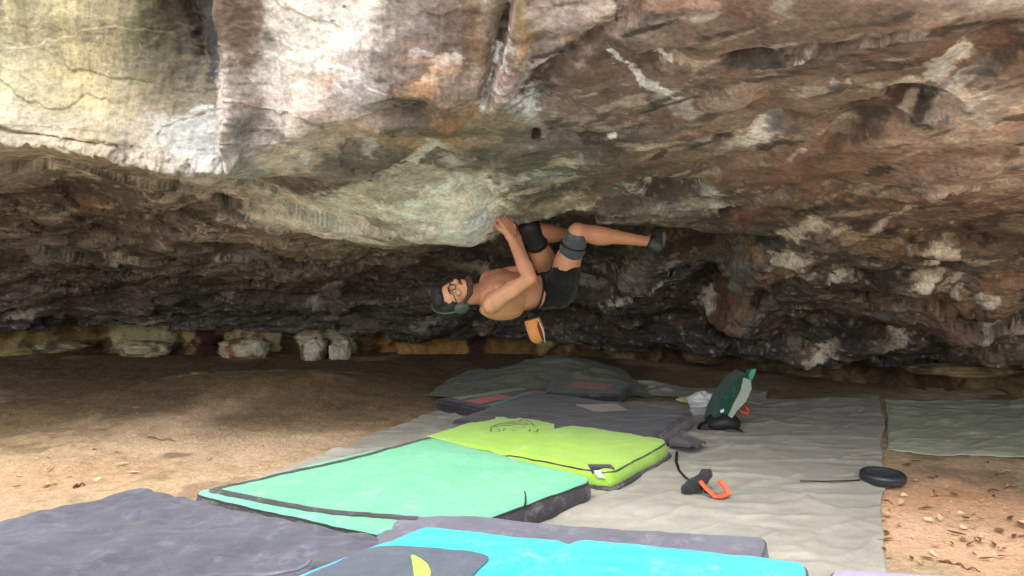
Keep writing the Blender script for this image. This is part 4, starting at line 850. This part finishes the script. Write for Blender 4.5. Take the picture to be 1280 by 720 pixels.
# black pouch with orange handle
LUMPS = []
def pouch(name, px, py, sc, label, group=None):
    c = G(px, py); z0 = ground_z(c.x, c.y) + .022
    r = tag(empty(name, (c.x, c.y, z0)), label, 'buckle strap', group)
    def L(x, y, z): return Vector((c.x + x * sc, c.y + y * sc, z0 + z * sc))
    LUMPS.append((r, [L(-.075, .01, .02), L(-.02, .03, .035), L(.02, .045, .075), L(.03, .05, .085)], [.026 * sc, .036 * sc, .026 * sc, .016 * sc]))
    0 and solid('pouch', [L(-.10, 0, 0), L(-.03, 0, 0), L(.03, .02, .05), L(.045, .03, .10), L(.02, .03, .105), L(-.02, .02, .085), L(-.06, .01, .05)], Vector((.012, .07, 0)) * sc, BLK, r, bevel=.006 * sc)
    tube('orange_handle', [L(-.02, -.01, .06), L(0, -.03, .035), L(.03, -.055, .008), L(.06, -.05, .006), L(.098, -.03, .01), L(.092, -.01, .03), L(.065, 0, .06)], .0125 * sc, ORANGE, r, seg=10, flat=.6)
    tube('webbing', [L(.0, .0, .01), L(.03, -.02, .002), L(.055, -.015, .004)], .008 * sc, BLK, r, flat=.4)
    return r
pouch('strap_handle', 880, 623, 1.0, 'black pouch with a bright orange loop handle on the grey tarp')
c = G(843, 543)
o = tube('orange_tag', [Vector((c.x - .05, c.y, .025)), Vector((c.x - .02, c.y - .03, .022)), Vector((c.x + .05, c.y - .02, .022)), Vector((c.x + .045, c.y + .03, .026)), Vector((c.x, c.y + .03, .026))], .007, plain_material('pale_orange', 'd89070', .6), seg=8, flat=.6)
tag(o, 'small pale orange loop lying by the corner of the black pad', 'strap loop')
# black flap and cord
c = [G(838, 541), G(882, 566), G(862, 572), G(836, 566)]
s_, t_ = np.meshgrid(np.linspace(0, 1, 26), np.linspace(0, 1, 20), indexing='ij'); XYp = quadmap([xy(q) for q in c], s_, t_)
zz = np.array(gh(XYp[..., 0], XYp[..., 1])) + .035 + .012 * np.sin(t_ * 9) * s_ + .01 * s_
fl = mesh_np('fabric_flap', np.concatenate([XYp, zz[..., None]], -1), grid_quads(26, 20), cloth_material('flap_grey', '3c383c', '464246', .3)); sm = fl.modifiers.new('thickness', 'SOLIDIFY'); sm.thickness = .012
tag(fl, 'loose dark grey cloth flap at the right corner of the lime pad', 'cloth')
def floor_pts(pp, lift=.022):
    out = []
    for k in range(len(pp) - 1):
        for i in range(6):
            x = pp[k][0] + (pp[k + 1][0] - pp[k][0]) * i / 6; y = pp[k][1] + (pp[k + 1][1] - pp[k][1]) * i / 6
            q = G(x, y); q.z = ground_z(q.x, q.y) + lift; out.append(q)
    return out
o = tube('webbing_strap', floor_pts([(846, 570), (845, 582), (849, 594), (858, 603), (866, 607)]), .007, BLK, seg=6, flat=.4); tag(o, 'thin black webbing strap running from the cloth flap to the pouch', 'strap')
# the black ring on the tarp edge
c = G(1103, 607); c.z = ground_z(c.x, c.y) + .02
tyre = tag(empty('chalk_tub', (c.x, c.y, c.z)), 'round flat black rubber tub lying on the right edge of the grey tarp', 'tub')
def lathe(name, prof, mat, parent, cx, cy, n=48, sx=1, sy=1):
    V = np.array([[(cx + math.cos(2 * math.pi * i / n) * r * sx, cy + math.sin(2 * math.pi * i / n) * r * sy, z) for r, z in prof] for i in range(n + 1)])
    return mesh_np(name, V, grid_quads(n + 1, len(prof)), mat, parent)
lathe('body', [(0, 0), (.082, 0), (.094, .005), (.099, .015), (.096, .022), (.099, .026), (.098, .035), (.090, .043), (.077, .046), (.071, .041)], RUBBER, tyre, c.x, c.y)
lathe('lid', [(.071, .041), (.067, .037), (.03, .038), (0, .039)], plain_material('dark_lid', '30353a', .5), tyre, c.x, c.y)
for ch in tyre.children:
    for v in ch.data.vertices: v.co.z += c.z
o = tube('webbing_strap', floor_pts([(1000, 607), (1030, 608), (1060, 607), (1078, 606)]), .006, BLK, seg=6, flat=.4); tag(o, 'thin dark strap lying on the tarp, left of the round black tub', 'strap')
# ------------------------------------------------------------------ stones, leaves, twigs
def stone(px, py, y, rx, ry, rz, seed, mat, label, c3, group=None):
    c = D(px, py, y); n, m = 56, 36
    u, v = np.meshgrid(np.linspace(0, 2 * np.pi, n), np.linspace(0, np.pi, m), indexing='ij')
    d = np.stack([np.cos(u) * np.sin(v), np.sin(u) * np.sin(v), np.cos(v)], -1)
    d[-1] = d[0]
    q = np.sign(d) * np.abs(d) ** .7; q = q / np.linalg.norm(q, axis=-1, keepdims=True) * (.8 + .2 * np.linalg.norm(q, axis=-1, keepdims=True))
    fc1, fc2, fcv = cells(d * 1.5 + seed, seed + 7); k = .92 + .30 * fbm(d * 1.6 + seed, 4, seed) + .22 * (fcv - .5) + .10 * ridged(d * 4 + seed, 3, seed + 3)
    V = np.array(c) + q * k[..., None] * np.array([rx, ry, rz])
    nn = fbm(V * np.array([9, 9, 5]), 4, seed + 5, .6)
    cc = lin(c3[0])[None, None] * (1 - sstep(0, .3, nn))[..., None] + lin(c3[1])[None, None] * sstep(0, .3, nn)[..., None]
    o = mesh_np('rock', V, grid_quads(n, m), mat, col=cc); return tag(o, label, 'rock', group)
RM = rock_material('loose_rock', 1.6, .7)
GR = 'rocks wedged under the back of the roof'
stone(178, 436, 7.25, .30, .12, .085, 701, RM, 'long pale yellowish rock wedged under the left part of the roof', ('b0a884', '6c6448'), GR)
stone(82, 432, 7.0, .26, .12, .05, 703, RM, 'thin flat dim rock at the far left of the gap under the roof', ('8c8464', '4c4430'), GR)
stone(308, 438, 7.25, .27, .14, .13, 707, RM, 'cream rock with a rusty middle, left of the twin white pillars', ('c0b898', '8c5c34'), GR)
stone(393, 441, 7.2, .13, .13, .17, 709, RM, 'white rounded rock pillar, left one of the twin pair', ('d0c8b0', '6c6450'), GR)
stone(425, 442, 7.22, .11, .12, .16, 711, RM, 'white rounded rock pillar, right one of the twin pair', ('c8c0a8', '7c7058'), GR)
stone(885, 446, 6.6, .24, .12, .06, 717, RM, 'low brown rock left of the top of the green pack', ('705c40', '3c2c1c'), GR)
stone(1045, 452, 5.7, .12, .1, .06, 719, RM, 'small brown rock in the right part of the gap', ('80684c', '3c2c1c'), GR)
stone(1205, 462, 5.1, .42, .14, .05, 721, RM, 'long flat brown slab in the gap at the right', ('7c6848', '483c28'), GR)
stone(245, 478, 5.9, .16, .12, .10, 723, RM, 'rounded earthy lump rising from the floor at the back left', ('806840', '6c5430'), GR)
LM = [plain_material('dry_leaf_%s' % k, c, .8, var=.3) for k, c in (('tan', 'b08860'), ('brown', '5c3c28'), ('pale', 'c4a07c'))]
random.seed(5)
def leaf_mesh(seed, mat, L, W):
    rnd = random.Random(seed); V = []; n = 7
    cv, tw = rnd.uniform(.1, .6), rnd.uniform(-.5, .5)
    for i in range(n):
        t = i / (n - 1); ww = W * math.sin(math.pi * min(1, t * .93 + .04)) ** .8
        for s in (-1, 0, 1):
            V.append((L * (t - .5), s * ww + .1 * L * math.sin(t * 3), L * cv * (t - .5) ** 2 + abs(s) * ww * .5 + s * tw * ww + .003))
    me = bpy.data.meshes.new('dry_leaf'); me.from_pydata(V, [], [tuple(q) for q in grid_quads(n, 3)]); me.materials.append(mat); me.update(); return me
LMS = [leaf_mesh(k, LM[k % 3], .05 + .012 * (k % 4), .010 + .003 * (k % 3)) for k in range(12)]
spots = [(1204, 597), (1170, 597), (1183, 611), (1258, 607), (1192, 619), (1165, 621), (1228, 628), (1243, 621), (1216, 644), (1240, 649), (1264, 650), (1104, 651), (1122, 658), (1106, 668), (1100, 677), (1217, 660), (1268, 672), (1277, 671), (1152, 706), (1146, 578), (1130, 622), (1188, 658), (1205, 676),
         (55, 604), (68, 601), (97, 606), (20, 606), (215, 530), (118, 565), (195, 553), (300, 585), (12, 520), (150, 530), (240, 545), (60, 575), (165, 590), (330, 560), (400, 540), (120, 600)]
for k in range(90):
    if k % 3: spots.append((random.uniform(1105, 1290), random.uniform(575, 705)))
    else: spots.append((random.uniform(0, 420), random.uniform(500, 600)))
for k, (px, py) in enumerate(spots):
    c = G(px, py); o = link(bpy.data.objects.new('dry_leaf', LMS[k % 12])); o.location = (c.x, c.y, ground_z(c.x, c.y) + .006); o.rotation_euler = (random.uniform(-.2, .2), random.uniform(-.2, .2), random.uniform(0, 6.28)); s = random.uniform(.35, .8); o.scale = (s, s, s)
    kd_ = ('tan', 'dark brown', 'pale')[(k % 12) % 3]; zn = ('right of the grey tarp, above the tub' if py < 615 else 'right of the grey tarp, below the tub') if px > 700 else ('at the left, far from the charcoal pad' if py < 570 else 'at the left, just beyond the charcoal pad')
    tag(o, '%s curled leaf on earth %s' % (kd_, zn), 'dead leaf', '%s leaves on the earth %s' % (kd_, zn))
def twig(pts, r, label):
    P = floor_pts(pts, .006); P = [p + Vector((0, 0, .006 * math.sin(i))) for i, p in enumerate(P)]
    o = tube('twig', P, [r * (1 - .6 * i / len(P)) for i in range(len(P))], LM[1], seg=6); tag(o, label, 'twig')
twig([(1180, 704), (1196, 706), (1210, 712), (1228, 715)], .005, 'dark curved twig on the earth near the lower right corner')
twig([(1089, 622), (1105, 627), (1120, 632)], .004, 'thin pale twig on the earth just below the round tub')
twig([(1235, 614), (1255, 611), (1275, 606)], .004, 'thin twig lying on the earth right below the far tarp')
twig([(185, 550), (205, 552), (222, 553)], .005, 'thin twig beside the dark patch of earth at the left')
twig([(92, 609), (100, 605), (108, 604)], .007, 'short dark twig on the earth above the charcoal pad')
# ------------------------------------------------------------------ the climber
def capsule(bm, a, b, ra, rb, seg=14, squash=None):
    """tapered capsule between two points; squash = (axis vector, factor) flattens it"""
    a, b = Vector(a), Vector(b); ax = (b - a); L = ax.length; ax = ax.normalized() if L > 1e-6 else Vector((0, 0, 1))
    x = ax.orthogonal().normalized(); y = ax.cross(x); rows = []
    prof = [(-ra * math.cos(t), ra * math.sin(t)) for t in np.linspace(0.18, math.pi / 2, 5)] + [(L * k / 4, ra + (rb - ra) * k / 4) for k in (1, 2, 3)] + [(L + rb * math.sin(t), rb * math.cos(t)) for t in np.linspace(0, math.pi / 2 - .18, 5)]
    def sq(v, o):
        if squash:
            n = Vector(squash[0]).normalized(); d = (v - o).dot(n); v = v + n * d * (squash[1] - 1)
        return v
    for h, r in prof:
        o = a + ax * h; rows.append([bm.verts.new(sq(o + x * math.cos(2 * math.pi * k / seg) * r + y * math.sin(2 * math.pi * k / seg) * r, o)) for k in range(seg)])
    for i in range(len(rows) - 1):
        for k in range(seg): bm.faces.new((rows[i][k], rows[i][(k + 1) % seg], rows[i + 1][(k + 1) % seg], rows[i + 1][k]))
    bm.faces.new(rows[0][::-1]); bm.faces.new(rows[-1])
def chain(bm, pts, rs, squash=None):
    for i in range(len(pts) - 1): capsule(bm, pts[i], pts[i + 1], rs[i], rs[i + 1], squash=squash)
def ellipsoid(bm, c, M, r):
    """M: 3 axis vectors, r: 3 radii"""
    T = Matrix.Translation(Vector(c)) @ Matrix([Vector(M[k]) * 1.0 for k in range(3)]).transposed().to_4x4() @ Matrix.Diagonal((*r, 1))
    bmesh.ops.create_uvsphere(bm, u_segments=24, v_segments=14, radius=1, matrix=T)
def remeshed(name, bm, voxel, mat, parent, smooth=4, fac=.5, noise=0, nscale=30):
    bmesh.ops.recalc_face_normals(bm, faces=bm.faces)
    me = bpy.data.meshes.new(name); bm.to_mesh(me); bm.free()
    o = bpy.data.objects.new(name + '_tmp', me); scene.collection.objects.link(o)
    r = o.modifiers.new('r', 'REMESH'); r.mode = 'VOXEL'; r.voxel_size = voxel
    s = o.modifiers.new('s', 'SMOOTH'); s.factor = fac; s.iterations = smooth
    dg = bpy.context.evaluated_depsgraph_get(); m2 = bpy.data.meshes.new_from_object(o.evaluated_get(dg)); bpy.data.objects.remove(o)
    V = np.zeros(len(m2.vertices) * 3); m2.vertices.foreach_get('co', V); V = V.reshape(-1, 3)
    if noise:
        Nn = np.zeros(len(m2.vertices) * 3); m2.vertex_normals.foreach_get('vector', Nn); Nn = Nn.reshape(-1, 3)
        V = V + Nn * (noise * fbm(V * nscale, 3, 901))[:, None]
    V = V - np.array(parent.location)
    m2.vertices.foreach_set('co', V.ravel()); m2.update(); m2.name = name; m2.materials.clear(); m2.materials.append(mat)
    m2.polygons.foreach_set('use_smooth', [True] * len(m2.polygons))
    return link(bpy.data.objects.new(name, m2), parent)
pel = D(692, 360, 4.30)
person = tag(empty('person', (pel.x, pel.y, pel.z)), 'shirtless climber in black shorts, headphones and glasses hanging horizontally under the rock roof', 'person')
skin, n_, l_, b_ = nodes('skin')
tc_ = add(n_, 'ShaderNodeTexCoord'); nz = add(n_, 'ShaderNodeTexNoise', Scale=9, Detail=9, Roughness=.6); l_.new(tc_.outputs['Object'], nz.inputs[0])
cr_ = add(n_, 'ShaderNodeMix', data_type='RGBA'); cr_.inputs['A'].default_value = (*lin('a46c50'), 1); cr_.inputs['B'].default_value = (*lin('dca282'), 1); l_.new(nz.outputs[0], cr_.inputs['Factor']); l_.new(cr_.outputs['Result'], b_.inputs['Base Color'])
b_.inputs['Roughness'].default_value = .5; b_.inputs['Subsurface Weight'].default_value = .12; b_.inputs['Subsurface Radius'].default_value = (.02, .008, .004); b_.inputs['Subsurface Scale'].default_value = .5
nz2 = add(n_, 'ShaderNodeTexNoise', Scale=180, Detail=4); l_.new(tc_.outputs['Object'], nz2.inputs[0]); bp_ = add(n_, 'ShaderNodeBump', Strength=.15, Distance=.002); l_.new(nz2.outputs[0], bp_.inputs['Height']); l_.new(bp_.outputs[0], b_.inputs['Normal'])
SHORT = cloth_material('black_shorts', '0f0f13', '141418', .03); KNEE = cloth_material('kneepad_rubber', '3c444a', '464e54', .25, rough=.7); HAIR = plain_material('dark_hair', '16120f', .7, var=.4, scale=60)
SHOE = plain_material('shoe_leather', '3c423e', .6, var=.25); RAND = plain_material('shoe_rand', '8c8a78', .6); SHOEB = plain_material('dark_shoe', '222624', .6)

shR, shL = D(617, 377, 3.90), D(612, 350, 4.17); shC = (shR + shL) / 2
waist = D(668, 367, 4.20); hipR, hipL = D(699, 364, 4.19), D(690, 350, 4.42)
elR, wrR = D(663, 348, 3.80), D(639, 297, 3.94)
elL, wrL = D(656, 338, 4.22), D(646, 297, 4.11)
knR, anR = D(722, 290, 4.00), D(811, 302, 4.14)
knL, anL = D(663, 287, 4.12), D(736, 299, 4.36)
body = bmesh.new()
side = (shR - shL).normalized(); along = (shC - waist).normalized(); front = side.cross(along).normalized()
if front.z < 0: front = -front
# torso: rib cage, waist, pelvis, shoulder girdle
chest = shC.lerp(waist, .34)
ellipsoid(body, chest - front * .01, (side, along, front), (.170, .205, .118))
ellipsoid(body, shC.lerp(waist, .12) - front * .02, (side, along, front), (.180, .12, .095))
ellipsoid(body, shC.lerp(waist, .78), (side, along, front), (.142, .15, .098))
ellipsoid(body, waist.lerp(pel, .3), (side, along, front), (.135, .12, .095))
ellipsoid(body, pel, (side, along, front), (.155, .12, .105))
for sg, sh in ((1, shR), (-1, shL)):
    ellipsoid(body, chest + side * sg * .075 + front * .066 + along * .05, (side, along, front), (.080, .075, .030))      # chest muscle
    ellipsoid(body, chest + side * sg * .122 - front * .055 + along * .02, (side, along, front), (.060, .145, .066))        # back muscle
    ellipsoid(body, sh - front * .01, (side, along, front), (.062, .066, .062))
    capsule(body, sh - along * .0, shC + along * .03 - front * .02, .048, .050)
    ellipsoid(body, chest + side * sg * .06 - front * .095 + along * .08, (side, along, front), (.06, .075, .03))         # shoulder blade
for k in range(3):
    for sg in (1, -1): ellipsoid(body, shC.lerp(waist, .62 + .14 * k) + side * sg * .035 + front * .078, (side, along, front), (.034, .028, .02))
def arm(sh, el, wr):
    d = (el - sh).normalized(); m = sh.lerp(el, .5); u = (wr - el).normalized(); inner = (u - d * u.dot(d)).normalized()
    chain(body, [sh, sh.lerp(el, .35), sh.lerp(el, .8), el], [.057, .047, .039, .037])
    ellipsoid(body, m + inner * .018, (d, inner, d.cross(inner)), (.085, .032, .036)); ellipsoid(body, m - inner * .016 - d * .01, (d, inner, d.cross(inner)), (.095, .032, .038))
    chain(body, [el, el.lerp(wr, .28), el.lerp(wr, .65), wr], [.037, .043, .032, .025], squash=None)
    ellipsoid(body, el.lerp(wr, .27) - d * .008, (u, d, u.cross(d)), (.085, .034, .038))
arm(shR, elR, wrR); arm(shL, elL, wrL)
def leg(hip, kn, an, out):
    d = (kn - hip).normalized(); s = (an - kn).normalized(); back = (s - d * s.dot(d)).normalized()
    chain(body, [hip, hip.lerp(kn, .3), hip.lerp(kn, .75), kn], [.092, .084, .062, .054])
    ellipsoid(body, hip.lerp(kn, .45) - back * .012, (d, back, d.cross(back)), (.15, .07, .075))
    ellipsoid(body, kn - back * .012, (d, back, d.cross(back)), (.05, .045, .048))
    chain(body, [kn, kn.lerp(an, .3), kn.lerp(an, .7), an], [.050, .050, .036, .030])
    cb = -(d - s * d.dot(s)).normalized()
    ellipsoid(body, kn.lerp(an, .3) + cb * .018, (s, cb, s.cross(cb)), (.11, .042, .046))
leg(hipR, knR, anR, 1); leg(hipL, knL, anL, -1)
toeR, heelR = D(825, 287, 4.30), D(822, 308, 4.12); toeL, heelL = D(765, 312, 4.52), D(744, 306, 4.36)
for an, toe, heel in ((anR, toeR, heelR), (anL, toeL, heelL)):
    chain(body, [an, heel], [.030, .026]); chain(body, [an, toe], [.030, .02])
# hands: palm fans out to four knuckles; fingers curl over the edge of the hold
def hand(wr, K0, kdir, up, curl, thumb_side, sc=1.0):
    """K0 centre of the knuckles, kdir index-to-little direction, up finger direction, curl the way the fingertips bend"""
    for i, (ln, off) in enumerate(((1.0, -.5), (1.1, -.17), (1.03, .17), (.82, .5))):
        K = K0 + kdir * (off * .078 * sc) - up * (abs(off) ** 2 * .03)
        capsule(body, wr + kdir * (off * .03), K, .019 * sc, .0125 * sc)
        p1 = K + (up * .85 + curl * .35) * (.038 * ln * sc); p2 = p1 + (up * .15 + curl * 1.0) * (.027 * ln * sc); p3 = p2 + (curl * .75 - up * .62) * (.021 * ln * sc)
        chain(body, [K, p1, p2, p3], [.0115 * sc, .0098 * sc, .0088 * sc, .0078 * sc])
    T0 = wr.lerp(K0, .3) - kdir * .026 * thumb_side; T1 = T0 - kdir * .022 * thumb_side + up * .03 + curl * .018; T2 = T1 + up * .030 + curl * .020 + kdir * .006; T3 = T2 + up * .012 + curl * .022 + kdir * .006
    chain(body, [T0, T1, T2, T3], [.017, .0135, .0112, .0092])
upv = (D(632, 270, 3.98) - wrR).normalized(); crl = Vector((-1, .25, .05)); crl = (crl - upv * crl.dot(upv)).normalized(); kd = crl.cross(upv).normalized()
if kd.y < 0: kd = -kd
kd = kd + Vector((.8, 0, 0)); kd = (kd - upv * kd.dot(upv)).normalized()
hand(wrR, wrR + upv * .082, kd, upv, crl, 1, 1.15)
upv2 = (D(640, 272, 4.13) - wrL).normalized(); crl2 = (crl - upv2 * crl.dot(upv2)).normalized(); kd2 = crl2.cross(upv2).normalized()
if kd2.y < 0: kd2 = -kd2
kd2 = kd2 + Vector((.7, 0, 0)); kd2 = (kd2 - upv2 * kd2.dot(upv2)).normalized()
hand(wrL, wrL + upv2 * .08, kd2, upv2, crl2, -1, 1.1)
# head
hu = Vector((-.93, -.05, -.30)).normalized(); hf_ = Vector((.05, -.62, .78)); hf_ = (hf_ - hu * hf_.dot(hu)).normalized(); hr = hf_.cross(hu).normalized()
hc = D(570, 371, 3.90)
def HL(x, y, z): return hc + hr * x + hf_ * y + hu * z       # x to his right, y forwards, z to the crown
HM = (hr, hf_, hu)
neck0 = shC + along * .02 - front * .01
capsule(body, neck0, HL(0, -.02, -.06), .064, .054)
ellipsoid(body, HL(0, -.012, .025), HM, (.076, .098, .088))
ellipsoid(body, HL(0, .030, -.030), HM, (.060, .062, .075))
ellipsoid(body, HL(0, .052, -.078), HM, (.040, .036, .030))      # jaw and chin
ellipsoid(body, HL(0, .078, .018), HM, (.054, .018, .012))       # brow
chain(body, [HL(0, .092, .008), HL(0, .108, -.028)], [.008, .0125]); ellipsoid(body, HL(0, .100, -.032), HM, (.019, .012, .009))   # nose
ellipsoid(body, HL(0, .088, -.056), HM, (.024, .010, .006)); ellipsoid(body, HL(0, .086, -.066), HM, (.021, .010, .006))          # lips
for sg in (1, -1):
    ellipsoid(body, HL(.040 * sg, .066, -.022), HM, (.022, .020, .018)); ellipsoid(body, HL(.077 * sg, -.006, -.010), HM, (.010, .020, .032))
remeshed('body', body, .0045, skin, person, smooth=4, fac=.5, noise=.0012, nscale=16)
# eyes, hair, beard
EYE = plain_material('eye_white', 'd8d4cc', .25, var=.05); IRIS = plain_material('eye_brown', '2a1a10', .2)
for sg in (1, -1):
    bm = bmesh.new(); ellipsoid(bm, HL(.031 * sg, .080, -.002), HM, (.012, .009, .008)); e_ = remeshed('eye', bm, .002, EYE, person, 1)
    bm = bmesh.new(); ellipsoid(bm, HL(.031 * sg, .0865, -.002), HM, (.005, .004, .005)); pu = remeshed('iris', bm, .0014, IRIS, person, 1); pu.parent = e_
    bm = bmesh.new(); chain(bm, [HL(.016 * sg, .099, .020), HL(.034 * sg, .094, .024), HL(.050 * sg, .082, .018)], [.004, .0045, .003]); remeshed('eyebrow', bm, .002, HAIR, person, 1)
bm = bmesh.new(); ellipsoid(bm, HL(0, -.030, .040), HM, (.090, .102, .098)); ellipsoid(bm, HL(0, .034, .086), HM, (.068, .062, .042)); ellipsoid(bm, HL(0, -.060, -.030), HM, (.066, .050, .050))
remeshed('hair', bm, .004, HAIR, person, 3, noise=.008, nscale=45)
bm = bmesh.new(); chain(bm, [HL(.064, .012, -.045), HL(.050, .042, -.080), HL(.02, .080, -.098), HL(-.02, .080, -.098), HL(-.050, .042, -.080), HL(-.064, .012, -.045)], [.010, .016, .017, .017, .016, .010])
chain(bm, [HL(.024, .094, -.054), HL(0, .1, -.047), HL(-.024, .094, -.054)], [.004, .0055, .004]); ellipsoid(bm, HL(0, .058, -.088), HM, (.046, .034, .022)); remeshed('beard', bm, .003, plain_material('short_beard', '3a261a', .8, var=.4, scale=80), person, 2, noise=.004, nscale=60)
# glasses and headphones
FR = plain_material('dark_frame', '2a1214', .35); HP = plain_material('grey_green_plastic', '3c4644', .5); CUSH = plain_material('ear_cushion', '343c3a', .7)
gl = tube('glasses', [HL(.034 + .024 * math.cos(a), .1045, .0 + .019 * math.sin(a)) for a in np.linspace(0, 2 * math.pi, 20)[:-1]], .0026, FR, person, seg=6, closed=True)
g2_ = tube('rim', [HL(-.034 + .024 * math.cos(a), .1045, .0 + .019 * math.sin(a)) for a in np.linspace(0, 2 * math.pi, 20)[:-1]], .0026, FR, person, seg=6, closed=True); g2_.parent = gl
for nm, pp in (('bridge', [HL(.010, .106, .004), HL(0, .112, .007), HL(-.010, .106, .004)]), ('temple', [HL(.058, .1045, .004), HL(.075, .07, .004), HL(.084, .0, .002)]), ('temple', [HL(-.058, .1045, .004), HL(-.075, .07, .004), HL(-.084, .0, .002)])):
    q = tube(nm, pp, .0026, FR, person, seg=6); q.parent = gl
hp = tube('headphones', [HL(.098 * math.cos(a), -.012 - .008 * math.sin(a), -.004 + .142 * math.sin(a)) for a in np.linspace(0, math.pi, 26)], .0085, HP, person, seg=8, flat=.7)
for sg in (1, -1):
    bm = bmesh.new(); ellipsoid(bm, HL(.099 * sg, -.004, -.012), HM, (.020, .036, .040)); q = remeshed('ear_cup', bm, .003, HP, person, 2); q.parent = hp
    q = tube('cushion', [HL(.088 * sg, -.004 + .030 * math.cos(a), -.012 + .034 * math.sin(a)) for a in np.linspace(0, 2 * math.pi, 22)[:-1]], .009, CUSH, person, closed=True); q.parent = hp
# shorts
bm = bmesh.new()
ellipsoid(bm, pel, (side, along, front), (.167, .128, .116)); ellipsoid(bm, waist.lerp(pel, .50), (side, along, front), (.148, .085, .107))
for hip, kn, f in ((hipR, knR, .50), (hipL, knL, .42)): chain(bm, [hip, hip.lerp(kn, .25), hip.lerp(kn, f - .1)], [.106, .098, .086])
remeshed('shorts', bm, .006, SHORT, person, 4, noise=.012, nscale=14)
for hip, kn, f0 in ((hipR, knR, .66), (hipL, knL, .72)):
    bm = bmesh.new(); chain(bm, [hip.lerp(kn, f0 + .06), hip.lerp(kn, .94 if hip is hipR else 1.04)], [.074, .062]); remeshed('knee_pad', bm, .005, KNEE if hip is hipR else plain_material('purple_black_pad', '1c1822', .6), person, 3, noise=.003, nscale=20)
    s_dir = (kn - hip).normalized(); x_ = s_dir.orthogonal().normalized(); y_ = s_dir.cross(x_); c_ = hip.lerp(kn, .80)
    tube('pad_strap', [c_ + x_ * math.cos(a) * .0715 + y_ * math.sin(a) * .0715 for a in np.linspace(0, 2 * math.pi, 28)[:-1]], .007, BLK, person, closed=True, flat=.5)
# climbing shoes
for an, toe, heel, m_ in ((anR, toeR, heelR, SHOE), (anL, toeL, heelL, SHOEB)):
    bm = bmesh.new(); mid = heel.lerp(toe, .5) + (an - heel) * .25
    chain(bm, [an.lerp(heel, .4), heel], [.034, .033]); chain(bm, [heel, mid, heel.lerp(toe, .82), toe], [.034, .042, .038, .024]); chain(bm, [an.lerp(heel, .3), mid], [.036, .040])
    sh_ = remeshed('shoe', bm, .004, m_, person, 4)
    bm = bmesh.new(); dn = ((heel + toe) / 2 - an).normalized() * .012
    chain(bm, [heel + dn, heel.lerp(toe, .5) + dn * 1.3, toe + dn * .3], [.029, .035, .024]); q = remeshed('rand', bm, .004, RAND if m_ is SHOE else RUBBER, person, 3); q.parent = sh_
    ux = (an - heel).normalized(); xo = ux.orthogonal().normalized(); yo = ux.cross(xo); q = tube('ankle_strap', [an.lerp(heel, .25) + xo * math.cos(a) * .0375 + yo * math.sin(a) * .0375 for a in np.linspace(0, 2 * math.pi, 20)[:-1]], .006, BLK, person, closed=True); q.parent = sh_
# thin belt of the chalk bag
wc = waist.lerp(pel, .12)
tube('belt', [wc + side * math.cos(a) * .142 + front * math.sin(a) * .105 for a in np.linspace(0, 2 * math.pi, 40)[:-1]], .006, BLK, person, closed=True)
# chalk bag, hanging straight down from the belt
cb0 = D(664, 396, 4.06)
cbag = tag(empty('chalk_bag', (cb0.x, cb0.y, cb0.z)), 'tan-orange chalk bag hanging below the climber\'s waist', 'chalk bag')
cloth_tan = cloth_material('tan_bag', 'b8713c', 'c88450', .15, dust='d8c0a0'); lean = Vector((.30, 0, -1)).normalized()
N_, M_ = 36, 16; V = np.zeros((N_ + 1, M_, 3)); ex = Vector((1, 0, .30)).normalized(); ey = Vector((0, 1, 0))
for i in range(N_ + 1):
    a = 2 * math.pi * (i % N_) / N_
    for j in range(M_):
        t = j / (M_ - 1); r = (.044 + .014 * math.sin(math.pi * t * .8) - .020 * t) * (1 if t < .7 else max(.02, math.sqrt(max(0, 1 - ((t - .7) / .3) ** 2)))); r *= 1 + .10 * math.sin(3 * a + 4 * t) * t
        p = cb0 + lean * (t * .15 + .010) + ex * math.cos(a) * r + ey * math.sin(a) * r; V[i, j] = p
mesh_np('bag_body', V, grid_quads(N_ + 1, M_), cloth_tan, cbag)
tube('rim', [cb0 + lean * .008 + ex * math.cos(a) * .041 + ey * math.sin(a) * .041 for a in np.linspace(0, 2 * math.pi, 30)[:-1]], .006, BLK, cbag, closed=True)
solid('bag_flap', [cb0 + lean * .05 + Vector((.018, -.048, 0)), cb0 + lean * .02 + Vector((.034, -.040, 0)), cb0 + lean * .15 + Vector((.036, -.028, .0)), cb0 + lean * .12 + Vector((.020, -.040, 0))], (0, .003, 0), plain_material('brown_stripe', '4a2818', .8), cbag)
tube('drawstring', [cb0 + lean * .01 + Vector((.03, -.035, 0)), cb0 + lean * .08 + Vector((.045, -.035, 0)), cb0 + lean * .15 + Vector((.034, -.03, 0))], .0025, plain_material('pale_cord', 'd0c8b8', .8), cbag, seg=5)
tube('loop', [cb0 + ex * -.038, cb0 + Vector((-.01, .0, .035)), D(672, 384, 4.08)], .004, BLK, cbag, seg=6)

for r_, pts_, rs_ in LUMPS:
    bm = bmesh.new(); chain(bm, pts_, rs_, squash=((.3, 1, 0), .8)); remeshed('pouch', bm, .004, cloth_material('black_pouch', '1c1e20', '2a2c2e', .3), r_, 2, noise=.010, nscale=22)
